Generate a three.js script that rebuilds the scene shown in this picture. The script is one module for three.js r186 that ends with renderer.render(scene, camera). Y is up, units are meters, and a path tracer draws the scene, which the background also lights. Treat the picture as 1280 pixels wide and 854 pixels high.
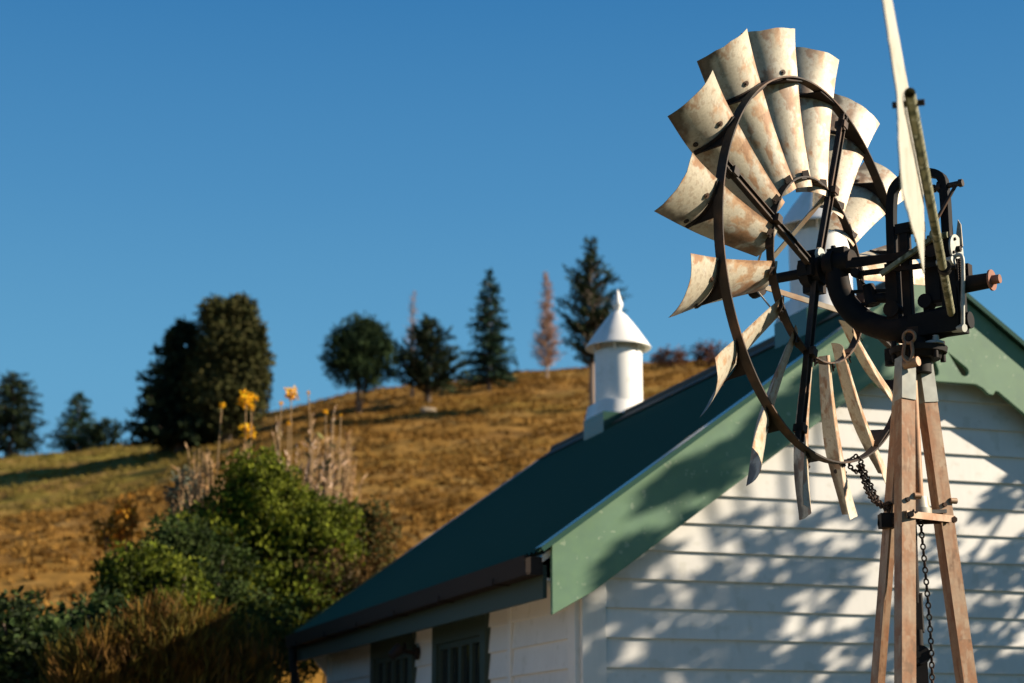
import * as THREE from 'three';
import { mergeGeometries } from 'three/addons/utils/BufferGeometryUtils.js';

// ---------------------------------------------------------------- camera, sky, sun, exposure
const scene = new THREE.Scene();
const camera = new THREE.PerspectiveCamera(21.968, 1280 / 854, 0.1, 2000);
camera.position.set(0, 1.6, 0);
camera.rotation.x = THREE.MathUtils.degToRad(13.3725);
camera.focus = 6.35;
camera.userData.fStop = 3.0;
camera.updateMatrixWorld();

const SUN_AZ = THREE.MathUtils.degToRad(95), SUN_EL = THREE.MathUtils.degToRad(26.5);
const sunDir = new THREE.Vector3(Math.cos(SUN_EL) * Math.sin(SUN_AZ), Math.sin(SUN_EL), -Math.cos(SUN_EL) * Math.cos(SUN_AZ));

function skyTexture() {
  const W = 512, H = 256, data = new Float32Array(W * H * 4);
  // clear-sky colour by elevation (degrees), linear
  const stops = [[0, .085, .175, .255], [6, .072, .178, .270], [12, .054, .160, .262], [18, .034, .121, .231], [25, .0175, .086, .196], [40, .011, .056, .145], [90, .006, .032, .092]];
  for (let j = 0; j < H; j++) for (let i = 0; i < W; i++) {
    const el = ((j + .5) / H - .5) * 180, e = Math.max(0, el);
    let k = 0; while (k < stops.length - 2 && stops[k + 1][0] < e) k++;
    const A = stops[k], B = stops[k + 1], t = Math.min(1, (e - A[0]) / (B[0] - A[0]));
    const az = ((i + .5) / W - .5) * 2 * Math.PI, el2 = el * Math.PI / 180;
    const d = new THREE.Vector3(Math.cos(el2) * Math.cos(az), Math.sin(el2), Math.cos(el2) * Math.sin(az));
    const g = Math.pow(Math.max(0, d.dot(sunDir)), 6) * .07;          // broad aureole of the clear air around the sun
    const o = (j * W + i) * 4;
    for (let c = 0; c < 3; c++) data[o + c] = A[c + 1] + (B[c + 1] - A[c + 1]) * t + g * [1, .93, .8][c];
    data[o + 3] = 1;
  }
  const t = new THREE.DataTexture(data, W, H, THREE.RGBAFormat, THREE.FloatType);
  t.mapping = THREE.EquirectangularReflectionMapping; t.magFilter = t.minFilter = THREE.LinearFilter; t.needsUpdate = true;
  return t;
}
const sky = skyTexture();
scene.background = sky; scene.environment = sky;
const sun = new THREE.DirectionalLight(new THREE.Color(1, .86, .67), 5);
sun.position.copy(sunDir).multiplyScalar(80); sun.castShadow = true; sun.shadow.radius = .8;
sun.shadow.mapSize.set(4096, 4096);
Object.assign(sun.shadow.camera, { left: -60, right: 60, top: 60, bottom: -60, near: 1, far: 250 });
sun.target.position.set(0, 5, -40); sun.position.add(sun.target.position);
scene.add(sun, sun.target);
const renderer = new THREE.WebGLRenderer({ antialias: true });
renderer.toneMapping = THREE.LinearToneMapping;
renderer.toneMappingExposure = 2.25;
renderer.shadowMap.enabled = true;

// ---------------------------------------------------------------- helpers
function mulberry(a) { return () => { a |= 0; a = a + 0x6D2B79F5 | 0; let t = Math.imul(a ^ a >>> 15, 1 | a); t = t + Math.imul(t ^ t >>> 7, 61 | t) ^ t; return ((t ^ t >>> 14) >>> 0) / 4294967296; }; }
const R = mulberry(20240611);
const rr = (a, b, r = R) => a + (b - a) * r();
const V = (x, y, z) => new THREE.Vector3(x, y, z);
const names = {};
const numbered = n => { const k = names[n] = (names[n] ?? -1) + 1; return k ? `${n}_${String(k).padStart(3, '0')}` : n; };
function hash(x, y, s) { let h = Math.imul(x | 0, 374761393) + Math.imul(y | 0, 668265263) + Math.imul(s | 0, 974634777); h = Math.imul(h ^ h >>> 13, 1274126177); return ((h ^ h >>> 16) >>> 0) / 4294967296; }
function vnoise(x, y, s, px = 0, py = 0) {
  const i = Math.floor(x), j = Math.floor(y), fx = x - i, fy = y - j, u = fx * fx * (3 - 2 * fx), v = fy * fy * (3 - 2 * fy);
  const w = (a, p) => p ? ((a % p) + p) % p : a, h = (a, b) => hash(w(a, px), w(b, py), s);
  return (h(i, j) * (1 - u) + h(i + 1, j) * u) * (1 - v) + (h(i, j + 1) * (1 - u) + h(i + 1, j + 1) * u) * v;
}
function fbm(x, y, s, oct = 4, p = 0) { let a = .5, t = 0, n = 0; for (let k = 0; k < oct; k++) { t += a * vnoise(x, y, s + k * 17, p, p); n += a; a *= .5; x *= 2; y *= 2; p *= 2; } return t / n; }
const toS = c => c <= .0031308 ? 12.92 * c : 1.055 * Math.pow(c, 1 / 2.4) - .055;
function tex(n, fn, srgb = true, rx = 1, ry = 1) {          // fn(u, v) -> linear [r, g, b]; tiles
  const d = new Uint8Array(n * n * 4);
  for (let j = 0; j < n; j++) for (let i = 0; i < n; i++) {
    const c = fn(i / n, j / n), o = (j * n + i) * 4;
    for (let k = 0; k < 3; k++) d[o + k] = Math.round(255 * Math.min(1, Math.max(0, srgb ? toS(c[k]) : c[k])));
    d[o + 3] = 255;
  }
  const t = new THREE.DataTexture(d, n, n, THREE.RGBAFormat, THREE.UnsignedByteType);
  if (srgb) t.colorSpace = THREE.SRGBColorSpace;
  t.wrapS = t.wrapT = THREE.RepeatWrapping; t.magFilter = THREE.LinearFilter; t.minFilter = THREE.LinearMipmapLinearFilter; t.generateMipmaps = true; t.repeat.set(rx, ry); t.needsUpdate = true;
  return t;
}
const mix = (a, b, t) => a.map((x, i) => x + (b[i] - x) * t);
const sstep = (a, b, x) => { const t = Math.min(1, Math.max(0, (x - a) / (b - a))); return t * t * (3 - 2 * t); };
function mat(o) { return new THREE.MeshStandardMaterial({ side: THREE.DoubleSide, ...o }); }
function matte(o, spec = .15) { return new THREE.MeshPhysicalMaterial({ side: THREE.DoubleSide, specularIntensity: spec, ...o }); }
const lin = (r, g, b) => new THREE.Color().setRGB(r, g, b);

function clean(g) { const q = g.index ? g.toNonIndexed() : g; for (const k of Object.keys(q.attributes)) if (!['position', 'normal', 'uv'].includes(k)) q.deleteAttribute(k); if (!q.attributes.normal) q.computeVertexNormals(); return q; }
function uvBox(g) {                                         // uv in metres by the dominant axis of each face
  const p = g.attributes.position, a = new Float32Array(p.count * 2), A = V(), B = V(), C = V(), n = V();
  for (let i = 0; i < p.count; i += 3) {
    A.fromBufferAttribute(p, i); B.fromBufferAttribute(p, i + 1); C.fromBufferAttribute(p, i + 2);
    n.copy(B).sub(A).cross(C.clone().sub(A));
    const ax = Math.abs(n.x), ay = Math.abs(n.y), az = Math.abs(n.z);
    [A, B, C].forEach((q, k) => { const o = (i + k) * 2;
      if (ax >= ay && ax >= az) { a[o] = q.z + .37; a[o + 1] = q.y; } else if (ay >= az) { a[o] = q.x; a[o + 1] = q.z + .61; } else { a[o] = q.x; a[o + 1] = q.y; } });
  }
  g.setAttribute('uv', new THREE.BufferAttribute(a, 2)); return g;
}
function merge(list) { return uvBox(mergeGeometries(list.map(g => { const q = clean(g); if (!q.attributes.uv) q.setAttribute('uv', new THREE.BufferAttribute(new Float32Array(q.attributes.position.count * 2), 2)); return q; }))); }
function mesh(name, g, m, parent) {
  const geo = Array.isArray(g) ? merge(g) : g;
  const o = new THREE.Mesh(geo, m); o.name = name; o.castShadow = o.receiveShadow = true; if (parent) parent.add(o); return o;
}
function thing(name, label, category, pos = [0, 0, 0], group) { const o = new THREE.Group(); o.name = numbered(name); o.position.set(...pos); o.userData = { label, category }; if (group) o.userData.group = group; scene.add(o); return o; }
// box between two corners
function bx(x0, x1, y0, y1, z0, z1) { const g = new THREE.BoxGeometry(x1 - x0, y1 - y0, z1 - z0); g.translate((x0 + x1) / 2, (y0 + y1) / 2, (z0 + z1) / 2); return g; }
function chamfer(x0, x1, y0, y1, z0, z1, b = .003) {        // box with bevelled edges
  const s = new THREE.Shape([[x0 + b, y0 + b], [x1 - b, y0 + b], [x1 - b, y1 - b], [x0 + b, y1 - b]].map(p => new THREE.Vector2(...p)));
  const g = new THREE.ExtrudeGeometry(s, { depth: z1 - z0 - 2 * b, bevelEnabled: true, bevelThickness: b, bevelSize: b, bevelSegments: 1 });
  g.translate(0, 0, z0 + b); return g;
}
function cyl(p, q, r0, r1 = r0, seg = 14, open = false) {
  const d = q.clone().sub(p), g = new THREE.CylinderGeometry(r1, r0, d.length(), seg, 1, open);
  g.applyQuaternion(new THREE.Quaternion().setFromUnitVectors(V(0, 1, 0), d.clone().normalize())); g.translate((p.x + q.x) / 2, (p.y + q.y) / 2, (p.z + q.z) / 2); return g;
}
function tube(pts, r, seg = 24, rad = 8) { return new THREE.TubeGeometry(new THREE.CatmullRomCurve3(pts), seg, r, rad, false); }
function bar(p, q, w, h, side = V(0, 0, 1)) {               // rectangular bar from p to q: w along "side", h across
  const d = q.clone().sub(p), L = d.length(); d.normalize();
  const s = side.clone().addScaledVector(d, -side.dot(d)).normalize(), n = d.clone().cross(s);
  const g = new THREE.BoxGeometry(w, h, L); g.applyMatrix4(new THREE.Matrix4().makeBasis(s, n, d).setPosition(p.clone().add(q).multiplyScalar(.5))); return g;
}
function sweep(pts, sec, seg = 40, up = V(0, 0, 1)) {       // closed section (list of [side, across]) along a curve; ends capped
  const c = new THREE.CatmullRomCurve3(pts), P = [], idx = [], n = sec.length;
  for (let i = 0; i <= seg; i++) {
    const p = c.getPointAt(i / seg), t = c.getTangentAt(i / seg), s = up.clone().addScaledVector(t, -up.dot(t)).normalize(), b = t.clone().cross(s), k = typeof sec[0][0] === 'function' ? 1 : 1;
    for (const [x, y] of sec) P.push(p.x + s.x * x * k + b.x * y, p.y + s.y * x + b.y * y, p.z + s.z * x + b.z * y);
  }
  for (let i = 0; i < seg; i++) for (let j = 0; j < n; j++) { const a = i * n + j, b = i * n + (j + 1) % n; idx.push(a, b, a + n, b, b + n, a + n); }
  for (let j = 1; j < n - 1; j++) { idx.push(0, j + 1, j); const o = seg * n; idx.push(o, o + j, o + j + 1); }
  const g = new THREE.BufferGeometry(); g.setAttribute('position', new THREE.Float32BufferAttribute(P, 3)); g.setIndex(idx);
  const q = g.toNonIndexed(); q.computeVertexNormals(); return q;
}
const ngon = (rx, ry, n) => Array.from({ length: n }, (_, i) => [rx * Math.cos(i / n * 2 * Math.PI), ry * Math.sin(i / n * 2 * Math.PI)]);
function smoothTube(pts, rx, ry, seg = 48, n = 18) {        // sweep with smooth normals
  const c = new THREE.CatmullRomCurve3(pts), P = [], N = [], idx = [], sec = ngon(1, 1, n), up = V(0, 0, 1);
  for (let i = 0; i <= seg; i++) {
    const u = i / seg, p = c.getPointAt(u), t = c.getTangentAt(u), s = up.clone().addScaledVector(t, -up.dot(t)).normalize(), b = t.clone().cross(s);
    const a = rx(u), e = ry(u);
    for (const [x, y] of sec) { P.push(p.x + s.x * x * a + b.x * y * e, p.y + s.y * x * a + b.y * y * e, p.z + s.z * x * a + b.z * y * e); const nn = s.clone().multiplyScalar(x / a).addScaledVector(b, y / e).normalize(); N.push(nn.x, nn.y, nn.z); }
  }
  for (let i = 0; i < seg; i++) for (let j = 0; j < n; j++) { const a = i * n + j, b = i * n + (j + 1) % n; idx.push(a, b, a + n, b, b + n, a + n); }
  for (let j = 1; j < n - 1; j++) { idx.push(0, j + 1, j); const o = seg * n; idx.push(o, o + j, o + j + 1); }
  const g = new THREE.BufferGeometry(); g.setAttribute('position', new THREE.Float32BufferAttribute(P, 3)); g.setAttribute('normal', new THREE.Float32BufferAttribute(N, 3)); g.setIndex(idx); return g;
}
const bolt = (p, n, r = .009, h = .008) => cyl(p, p.clone().addScaledVector(n, h), r, r * .92, 6);
function plate(pts, th, holes = []) {                        // polygon in xy with thickness along z, centred
  const s = new THREE.Shape(pts.map(p => new THREE.Vector2(...p)));
  for (const [x, y, r] of holes) { const h = new THREE.Path(); h.absarc(x, y, r, 0, Math.PI * 2); s.holes.push(h); }
  const g = new THREE.ExtrudeGeometry(s, { depth: th, bevelEnabled: false, curveSegments: 10 }); g.translate(0, 0, -th / 2); return g;
}
function links(pts, L = .026, r = .0032, w = .0075) {        // chain links along a curve
  const c = new THREE.CatmullRomCurve3(pts), len = c.getLength(), n = Math.max(2, Math.round(len / (L * .74))), out = [];
  for (let i = 0; i < n; i++) {
    const u = (i + .5) / n, p = c.getPointAt(u), t = c.getTangentAt(u), ref = Math.abs(t.z) > .9 ? V(1, 0, 0) : V(0, 0, 1);
    const s = ref.addScaledVector(t, -ref.dot(t)).normalize(), b = t.clone().cross(s);
    const g = new THREE.TorusGeometry(w, r, 5, 12); g.scale(L / 2 / (w + r), 1, 1);
    const X = t, Y = i % 2 ? s : b, Z = X.clone().cross(Y); g.applyMatrix4(new THREE.Matrix4().makeBasis(X, Y, Z).setPosition(p)); out.push(g);
  }
  return out;
}

// ---------------------------------------------------------------- ground
function pch(tab, x) {
  const n = tab.length; if (x <= tab[0][0]) return tab[0][1]; if (x >= tab[n - 1][0]) return tab[n - 1][1];
  let i = 0; while (tab[i + 1][0] <= x) i++;
  const s = k => (tab[k + 1][1] - tab[k][1]) / (tab[k + 1][0] - tab[k][0]);
  const m = k => { if (k === 0 || k === n - 1) return 0; const a = s(k - 1), b = s(k); return a * b <= 0 ? 0 : 2 * a * b / (a + b); };
  const h = tab[i + 1][0] - tab[i][0], t = (x - tab[i][0]) / h, t2 = t * t, t3 = t2 * t;
  return (2 * t3 - 3 * t2 + 1) * tab[i][1] + (t3 - 2 * t2 + t) * h * m(i) + (-2 * t3 + 3 * t2) * tab[i + 1][1] + (t3 - t2) * h * m(i + 1);
}
const HD = [[-80, 0], [11, 0], [15, .8], [20, 1.9], [27, 3.3], [40, 6.1], [60, 11.0], [80, 15.9], [100, 20.1], [112, 21.7], [125, 21.9], [150, 17], [200, 8], [300, 0], [900, 0]];
const LX = [[-300, .3], [-80, .70], [-45, .80], [-31, .89], [-19, .965], [-8, 1.105], [8, 1.19], [30, 1.225], [80, 1.15], [300, .3]];
const KX = .395, KZ = -10.3, CU = .95040527, SU = .31101418;  // cottage corner and its direction
function land(x, z) {
  let h = pch(HD, -z) * pch(LX, x) - 1.35 * Math.exp(-(((-z - 60) / 11) ** 2)) * sstep(-6, -15, x) + 1.3 * Math.exp(-((x + 3.4) ** 2 + (z + 20.5) ** 2) / 13);
  const dx = x - KX, dz = z - KZ, u = dx * CU - dz * SU, v = -dx * SU - dz * CU;      // level pad under the cottage
  const du = Math.max(-u - .3, u - 5, 0), dv = Math.max(-v - 1, v - 7, 0);
  return h * sstep(.2, 3.2, Math.hypot(du, dv));
}
function relief(x, z) { const d = -z; return sstep(22, 34, d) * ((fbm(x * .55, d * .9, 5, 3) - .5) * .5 + (fbm(x * 1.6, d * 2.6, 9, 2) - .5) * .16); }
const groundAt = (x, z) => land(x, z) + relief(x, z);
{
  const axis = (lo, a, b, hi, st) => { const o = []; for (let x = a; x <= b + 1e-6; x += st) o.push(x); let s = st, x = a; while (x > lo) { s *= 1.35; x -= s; o.unshift(Math.max(x, lo)); } s = st; x = b; while (x < hi) { s *= 1.35; x += s; o.push(Math.min(x, hi)); } return o; };
  const X = axis(-900, -34, 18, 900, .28), D = axis(-300, 10, 118, 1200, .28), P = [], C = [], U = [], I = [];
  for (const d of D) for (const x of X) {
    P.push(x, groundAt(x, -d), -d); U.push(x / 3, d / 3);
    const far = sstep(.3, .7, fbm(x * .06 + 3, d * .10, 31, 3) + .55 * sstep(66, 80, d) * sstep(-8, -20, x) - .18);
    let c = mix([.27, .145, .034], [.165, .125, .025], far * .7);
    c = mix(c, [.20, .165, .036], sstep(59, 63, d + (fbm(x * .15, d * .15, 66, 2) - .5) * 10) * sstep(-9, -15, x) * .85);
    c = mix(c, [.20, .105, .030], sstep(.45, .75, fbm(x * .35, d * .8, 77, 3)) * .75);
    c = mix(c, [.40, .245, .085], sstep(.5, .8, fbm(x * .7 + 9, d * 1.2, 51, 3)) * .6);
    if (d < 16 + 3 * (fbm(x * .8, d * .8, 15, 3) - .5)) c = [.055, .072, .022];
    C.push(...c);
  }
  const n = X.length;
  for (let j = 0; j < D.length - 1; j++) for (let i = 0; i < n - 1; i++) { const a = j * n + i; I.push(a, a + 1, a + n, a + 1, a + n + 1, a + n); }
  const g = new THREE.BufferGeometry(); g.setAttribute('position', new THREE.Float32BufferAttribute(P, 3)); g.setAttribute('color', new THREE.Float32BufferAttribute(C, 3)); g.setAttribute('uv', new THREE.Float32BufferAttribute(U, 2)); g.setIndex(I); g.computeVertexNormals();
  const t = tex(512, (u, v) => { const k = .62 + .76 * fbm(u * 24, v * 24, 3, 4, 24); return [k * .75, k * .74, k * .7]; });
  const o = mesh('ground', g, matte({ map: t, vertexColors: true, roughness: 1 }, .1), scene);
  o.userData = { kind: 'structure', label: 'dry brown grass hillside rising behind the white cottage', category: 'hillside' };
}
{   // pale gravel yard beside the cottage, in the sun
  const sh = new THREE.Shape([[-13, 1.5], [-.6, 1.5], [-.3, 6], [-.35, 9.6], [-2.2, 11.5], [-6, 12.2], [-12.5, 11]].map(p => new THREE.Vector2(...p))), g = new THREE.ExtrudeGeometry(sh, { depth: .03, bevelEnabled: false }); g.rotateX(-Math.PI / 2);
  const t = tex(256, (u, v) => { const k = .7 + .6 * fbm(u * 40, v * 40, 19, 3, 40); return [.60 * k, .47 * k, .33 * k]; });
  const p = g.attributes.position; for (let i = 0; i < p.count; i++) p.setY(i, p.getY(i) + groundAt(p.getX(i), p.getZ(i)) * .9 + .01);
  const o = mesh('gravel_yard', [g], mat({ map: t, roughness: 1 }), scene); o.userData = { kind: 'structure', label: 'pale gravel yard beside the cottage', category: 'yard' };
}
{   // dry grass tussocks, nobody could count them
  const P = [], C = [], r = mulberry(77);
  for (let k = 0; k < 9; k++) { const a = r() * 6.28, q = rr(.02, .09, r), h = rr(.5, 1, r), l = rr(.05, .35, r), w = .05; const bx_ = Math.cos(a) * q, bz = Math.sin(a) * q, tx = bx_ + Math.cos(a) * l, tz = bz + Math.sin(a) * l; P.push(bx_ - Math.sin(a) * w, 0, bz + Math.cos(a) * w, bx_ + Math.sin(a) * w, 0, bz - Math.cos(a) * w, tx, h, tz); }
  const g = new THREE.BufferGeometry(); g.setAttribute('position', new THREE.Float32BufferAttribute(P, 3)); g.computeVertexNormals();
  const N = 60000, im = new THREE.InstancedMesh(g, matte({ color: 0xffffff, roughness: 1 }, .1), N), M = new THREE.Matrix4(), c = new THREE.Color(), q = new THREE.Quaternion();
  let k = 0;
  while (k < N) {
    const d = 23 + 95 * Math.pow(r(), .75), x = rr(-.36, .18, r) * (d + 6);
    const dn = fbm(x * .5, d * .9, 41, 3); if (dn < .38 + .14 * r()) continue;
    const s = rr(.07, .26, r); q.setFromAxisAngle(V(0, 1, 0), r() * 6.28);
    M.compose(V(x, groundAt(x, -d) - .02, -d), q, V(s * 2.2, s * .8, s * 2.2)); im.setMatrixAt(k, M);
    const col = mix([.30, .165, .040], [.15, .075, .018], r()), gr = sstep(59, 63, d) * sstep(-9, -15, x) * .8; const f = mix(col, [.21, .175, .045], gr); im.setColorAt(k, c.setRGB(...f)); k++;
  }
  im.name = 'dry_grass'; im.castShadow = im.receiveShadow = true; im.userData = { kind: 'stuff', label: 'dry tan grass tussocks covering the hillside', category: 'grass' }; scene.add(im);
}

// ---------------------------------------------------------------- materials of the cottage
const paintTex = seed => tex(256, (u, v) => { const a = fbm(u * 6, v * 6, seed, 4, 6), s = fbm(u * 60, v * 5, seed + 5, 3, 0), d = sstep(.62, .8, fbm(u * 14, v * 14, seed + 9, 3, 14)); const k = .93 + .1 * (a - .5) + .05 * (s - .5) - .10 * d; return [k, k * .99, k * (.965 - .03 * d)]; });
const whites = [1, 2, 3].map(s => mat({ map: paintTex(s * 30), color: lin(.58 + .02 * s, .57 + .02 * s, .55 + .02 * s), roughness: .6 }));
const ventWhite = mat({ map: paintTex(200), color: lin(.76, .75, .73), roughness: .45 });
const greenTex = tex(256, (u, v) => { const a = fbm(u * 5, v * 5, 401, 4, 5), b = fbm(u * 22, v * 22, 402, 3, 22), ch = sstep(.74, .78, fbm(u * 26, v * 26, 405, 4, 26)); return mix([.125 + .05 * (a - .5) + .02 * (b - .5), .215 + .07 * (a - .5) + .03 * (b - .5), .135 + .05 * (a - .5)], [.34, .38, .29], ch * .55); });
const greenPaint = mat({ map: greenTex, color: lin(.80, .90, .84), roughness: .62 });
const roofGreen = new THREE.MeshPhysicalMaterial({ side: THREE.DoubleSide, color: lin(.030, .070, .045), roughness: .8, specularIntensity: .2 });
const capGreen = mat({ color: lin(.03, .07, .045), roughness: .22 });
const ridgeMat = mat({ color: lin(.055, .055, .042), roughness: .8 });
const darkGreen = mat({ color: lin(.022, .038, .027), roughness: .6 });
const gutterBrown = matte({ color: lin(.022, .015, .012), roughness: .6 }, .3);
const glass = mat({ color: lin(.012, .016, .016), roughness: .08 });
const soffitMat = whites[0];

// ---------------------------------------------------------------- cottage
{
  const house = thing('cottage', 'white weatherboard cottage with dark green roof and green carved bargeboards', 'cottage', [KX, 0, KZ]);
  house.rotation.y = Math.atan2(SU, CU);
  const W = 4.694, MID = 2.347, LEN = 6.75, RIDGE = 4.662, TAN = .722, EX = .172, Y0 = .056;
  const topAt = x => RIDGE - TAN * Math.abs(x - MID);
  // wedge-shaped weatherboard: outline in xy, thick at its lower edge
  function board(poly, y0, y1, t0 = .026, t1 = .007) {
    const n = poly.length, P = [], idx = [], zf = y => t0 + (t1 - t0) * (y - y0) / (y1 - y0);
    for (const [x, y] of poly) P.push(x, y, zf(y)); for (const [x, y] of poly) P.push(x, y, -.01);
    for (let j = 1; j < n - 1; j++) { idx.push(0, j, j + 1, n, n + j + 1, n + j); }
    for (let j = 0; j < n; j++) { const k = (j + 1) % n; idx.push(j, n + j, k, k, n + j, n + k); }
    const g = new THREE.BufferGeometry(); g.setAttribute('position', new THREE.Float32BufferAttribute(P, 3)); g.setIndex(idx);
    const q = g.toNonIndexed(); q.computeVertexNormals(); return uvBox(q);
  }
  const gable = mesh('gable_wall', [(() => { const g = plate([[.03, 0], [W - .03, 0], [W - .03, 2.85], [MID, RIDGE - .10], [.03, 2.85]], .08); g.translate(0, 0, -.06); return g; })()], whites[0], house);
  const r = mulberry(5);
  for (let i = 0; i < 26; i++) {
    const a = Y0 + i * EX, b = a + EX + .012, lim = y => Math.max(.15, MID - (RIDGE - .12 - y) / TAN);
    const x0 = lim(a), x1 = lim(b); if (x0 >= MID - .02) break;
    const poly = x1 >= MID ? [[x0, a], [W - x0, a], [MID, RIDGE - .12]] : [[x0, a], [W - x0, a], [W - x1, b], [x1, b]];
    mesh('weatherboard', board(poly, a, b, .026 + rr(-.002, .002, r)), whites[Math.floor(r() * 3)], gable);
  }
  for (const x of [0, W - .15]) mesh('corner_board', [chamfer(x, x + .15, 0, 2.95, -.02, .034)], whites[1], gable);
  // side wall in the shade, built in its own turned frame
  const side = mesh('side_wall', [bx(.012, .1, 0, 2.6, -LEN + .02, -.1)], whites[0], house);
  const segs = [[.12, 1.2], [1.27, 1.70], [3.02, 3.585], [4.946, 6.60]];
  for (let i = 0; i < 15; i++) for (const [v0, v1] of segs) {
    const a = Y0 + i * EX, b = Math.min(a + EX + .012, 2.62);
    const o = mesh('weatherboard', board([[-v1, a], [-v0, a], [-v0, b], [-v1, b]], a, a + EX + .012), whites[Math.floor(r() * 3)], side); o.rotation.y = -Math.PI / 2;
  }
  for (const [v0, v1] of [[-.034, .12], [1.2, 1.27], [6.6, 6.75]]) mesh('trim_board', [chamfer(-.034, .02, 0, 2.6, -v1, -v0 - (v0 < 0 ? .036 : 0))], whites[2], side);
  mesh('side_wall', [bx(W - .1, W - .012, 0, 2.9, -LEN, -.1)], whites[0], house);
  mesh('rear_wall', [(() => { const g = plate([[0, 0], [W, 0], [W, 2.85], [MID, RIDGE - .10], [0, 2.85]], .08); g.translate(0, 0, -LEN); return g; })()], whites[0], house);
  for (const [v0, v1] of [[1.70, 3.02], [3.585, 4.946]]) {
    const w = mesh('window', [bx(-.05, .02, 2.42, 2.60, -v1, -v0), bx(-.05, .02, .9, 2.42, -v0 - .12, -v0), bx(-.05, .02, .9, 2.42, -v1, -v1 + .12), bx(-.06, .02, .82, .9, -v1 - .03, -v0 + .03)], darkGreen, side);
    const a = -v1 + .12, b = -v0 - .12, n = 4, st = (b - a) / n;
    for (let k = 0; k < n; k++) {
      mesh('pane', [bx(-.008, .0, .94, 2.38, a + k * st + .03, a + (k + 1) * st - .03)], glass, w);
      mesh('sash', [bx(-.03, .005, .9, .94, a + k * st + .002, a + (k + 1) * st - .002), bx(-.03, .005, 2.38, 2.418, a + k * st + .002, a + (k + 1) * st - .002), bx(-.03, .005, .94, 2.38, a + k * st + .002, a + k * st + .03), bx(-.03, .005, .94, 2.38, a + (k + 1) * st - .03, a + (k + 1) * st - .002)], darkGreen, w);
    }
  }
  { // small tap-like bracket lamp between the windows
    mesh('wall_lamp', [cyl(V(-.03, 2.39, -3.5), V(-.16, 2.41, -3.5), .018), cyl(V(-.16, 2.43, -3.5), V(-.24, 2.36, -3.5), .05, .03), cyl(V(-.02, 2.39, -3.5), V(-.05, 2.39, -3.5), .05), cyl(V(-.13, 2.41, -3.5), V(-.13, 2.47, -3.5), .012)], gutterBrown, side);
  }
  // roof
  const ZF = .205, ZB = -7.05, EY = 2.78;
  function slope(s) {                                        // corrugated sheet, s = -1 left, 1 right
    const nz = 92 * 6, ns = 6, P = [], idx = [], x0 = -.30;
    for (let i = 0; i <= nz; i++) for (let j = 0; j <= ns; j++) {
      const z = ZF - .02 + (ZB - ZF + .02) * i / nz, t = j / ns, x = x0 + (MID - x0) * t, y = topAt(x) + .012 + .009 * Math.sin(i / 6 * 2 * Math.PI);
      P.push(s < 0 ? x : 2 * MID - x, y, z);
    }
    for (let i = 0; i < nz; i++) for (let j = 0; j < ns; j++) { const a = i * (ns + 1) + j; idx.push(a, a + 1, a + ns + 1, a + 1, a + ns + 2, a + ns + 1); }
    const g = new THREE.BufferGeometry(); g.setAttribute('position', new THREE.Float32BufferAttribute(P, 3)); g.setIndex(idx); g.computeVertexNormals(); return g;
  }
  const roof = mesh('roof', [(() => { const g = plate([[-.27, topAt(-.27) - .03], [MID, RIDGE - .03], [W + .27, topAt(-.27) - .03], [W + .27, topAt(-.27) - .07], [MID, RIDGE - .09], [-.27, topAt(-.27) - .07]], .118 - ZB - .02); g.translate(0, 0, (.118 + ZB + .02) / 2); return g; })()], soffitMat, house);
  for (const s of [-1, 1]) {
    mesh('roof_sheet', slope(s), roofGreen, roof);
    const m = x => s < 0 ? x : 2 * MID - x;
    const verge = z => [bar(V(m(-.30), topAt(-.30) + .028, z - .05), V(m(MID - .02), topAt(MID - .02) + .028, z - .05), .14, .008), bar(V(m(-.30), topAt(-.30) + .014, z + .018), V(m(MID), topAt(MID) + .014, z + .018), .008, .028)];
    mesh('verge_flashing', verge(ZF - .02), capGreen, roof); mesh('verge_flashing', verge(ZB + .1), capGreen, roof);
  }
  mesh('ridge_cap', [(() => { const g = new THREE.CylinderGeometry(.05, .05, ZF - ZB, 14, 1, false, Math.PI * 1.5 - Math.PI / 2, Math.PI); g.rotateX(Math.PI / 2); g.rotateZ(0); g.translate(MID, RIDGE + .012, (ZF + ZB) / 2); return g; })(), bar(V(MID - .12, topAt(MID - .12) + .034, ZF), V(MID - .12, topAt(MID - .12) + .034, ZB), .16, .006, V(1, TAN, 0)), bar(V(MID + .12, topAt(MID + .12) + .034, ZF), V(MID + .12, topAt(MID + .12) + .034, ZB), .16, .006, V(1, -TAN, 0))], ridgeMat, roof);
  // carved bargeboards
  function drop(cx, cy, len, ang, rad) { const p = new THREE.Path(), o = (x, y) => [cx + x * Math.cos(ang) - y * Math.sin(ang), cy + x * Math.sin(ang) + y * Math.cos(ang)], pts = [o(0, len)]; for (let k = 0; k <= 12; k++) { const a = Math.PI * (.92 + k / 12 * 1.16); pts.push(o(rad * Math.cos(a), rad * Math.sin(a))); } p.setFromPoints(pts.map(q => new THREE.Vector2(...q))); return p; }
  for (const s of [-1, 1]) {
    const D = .44, m = x => s < 0 ? x : 2 * MID - x, g0 = .002;
    const pts = [[-.225, topAt(-.225) - .008], [MID - g0, RIDGE - .008], [MID - g0, 4.115], [MID - .012, 4.055], [MID - .031, 3.995], [MID - .026, 3.97], [MID - g0, 3.958], [MID - g0, 3.93], [MID - .296, 3.93], [MID - .35, 3.905], [MID - .385, 3.872], [MID - .415, 3.868], [MID - .435, 3.895], [MID - .458, topAt(MID - .458) - D], [-.225 + .25, topAt(.025) - D], [-.225, 2.405]];
    const sh = new THREE.Shape(pts.map(([x, y]) => new THREE.Vector2(m(x), y)));
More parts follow.
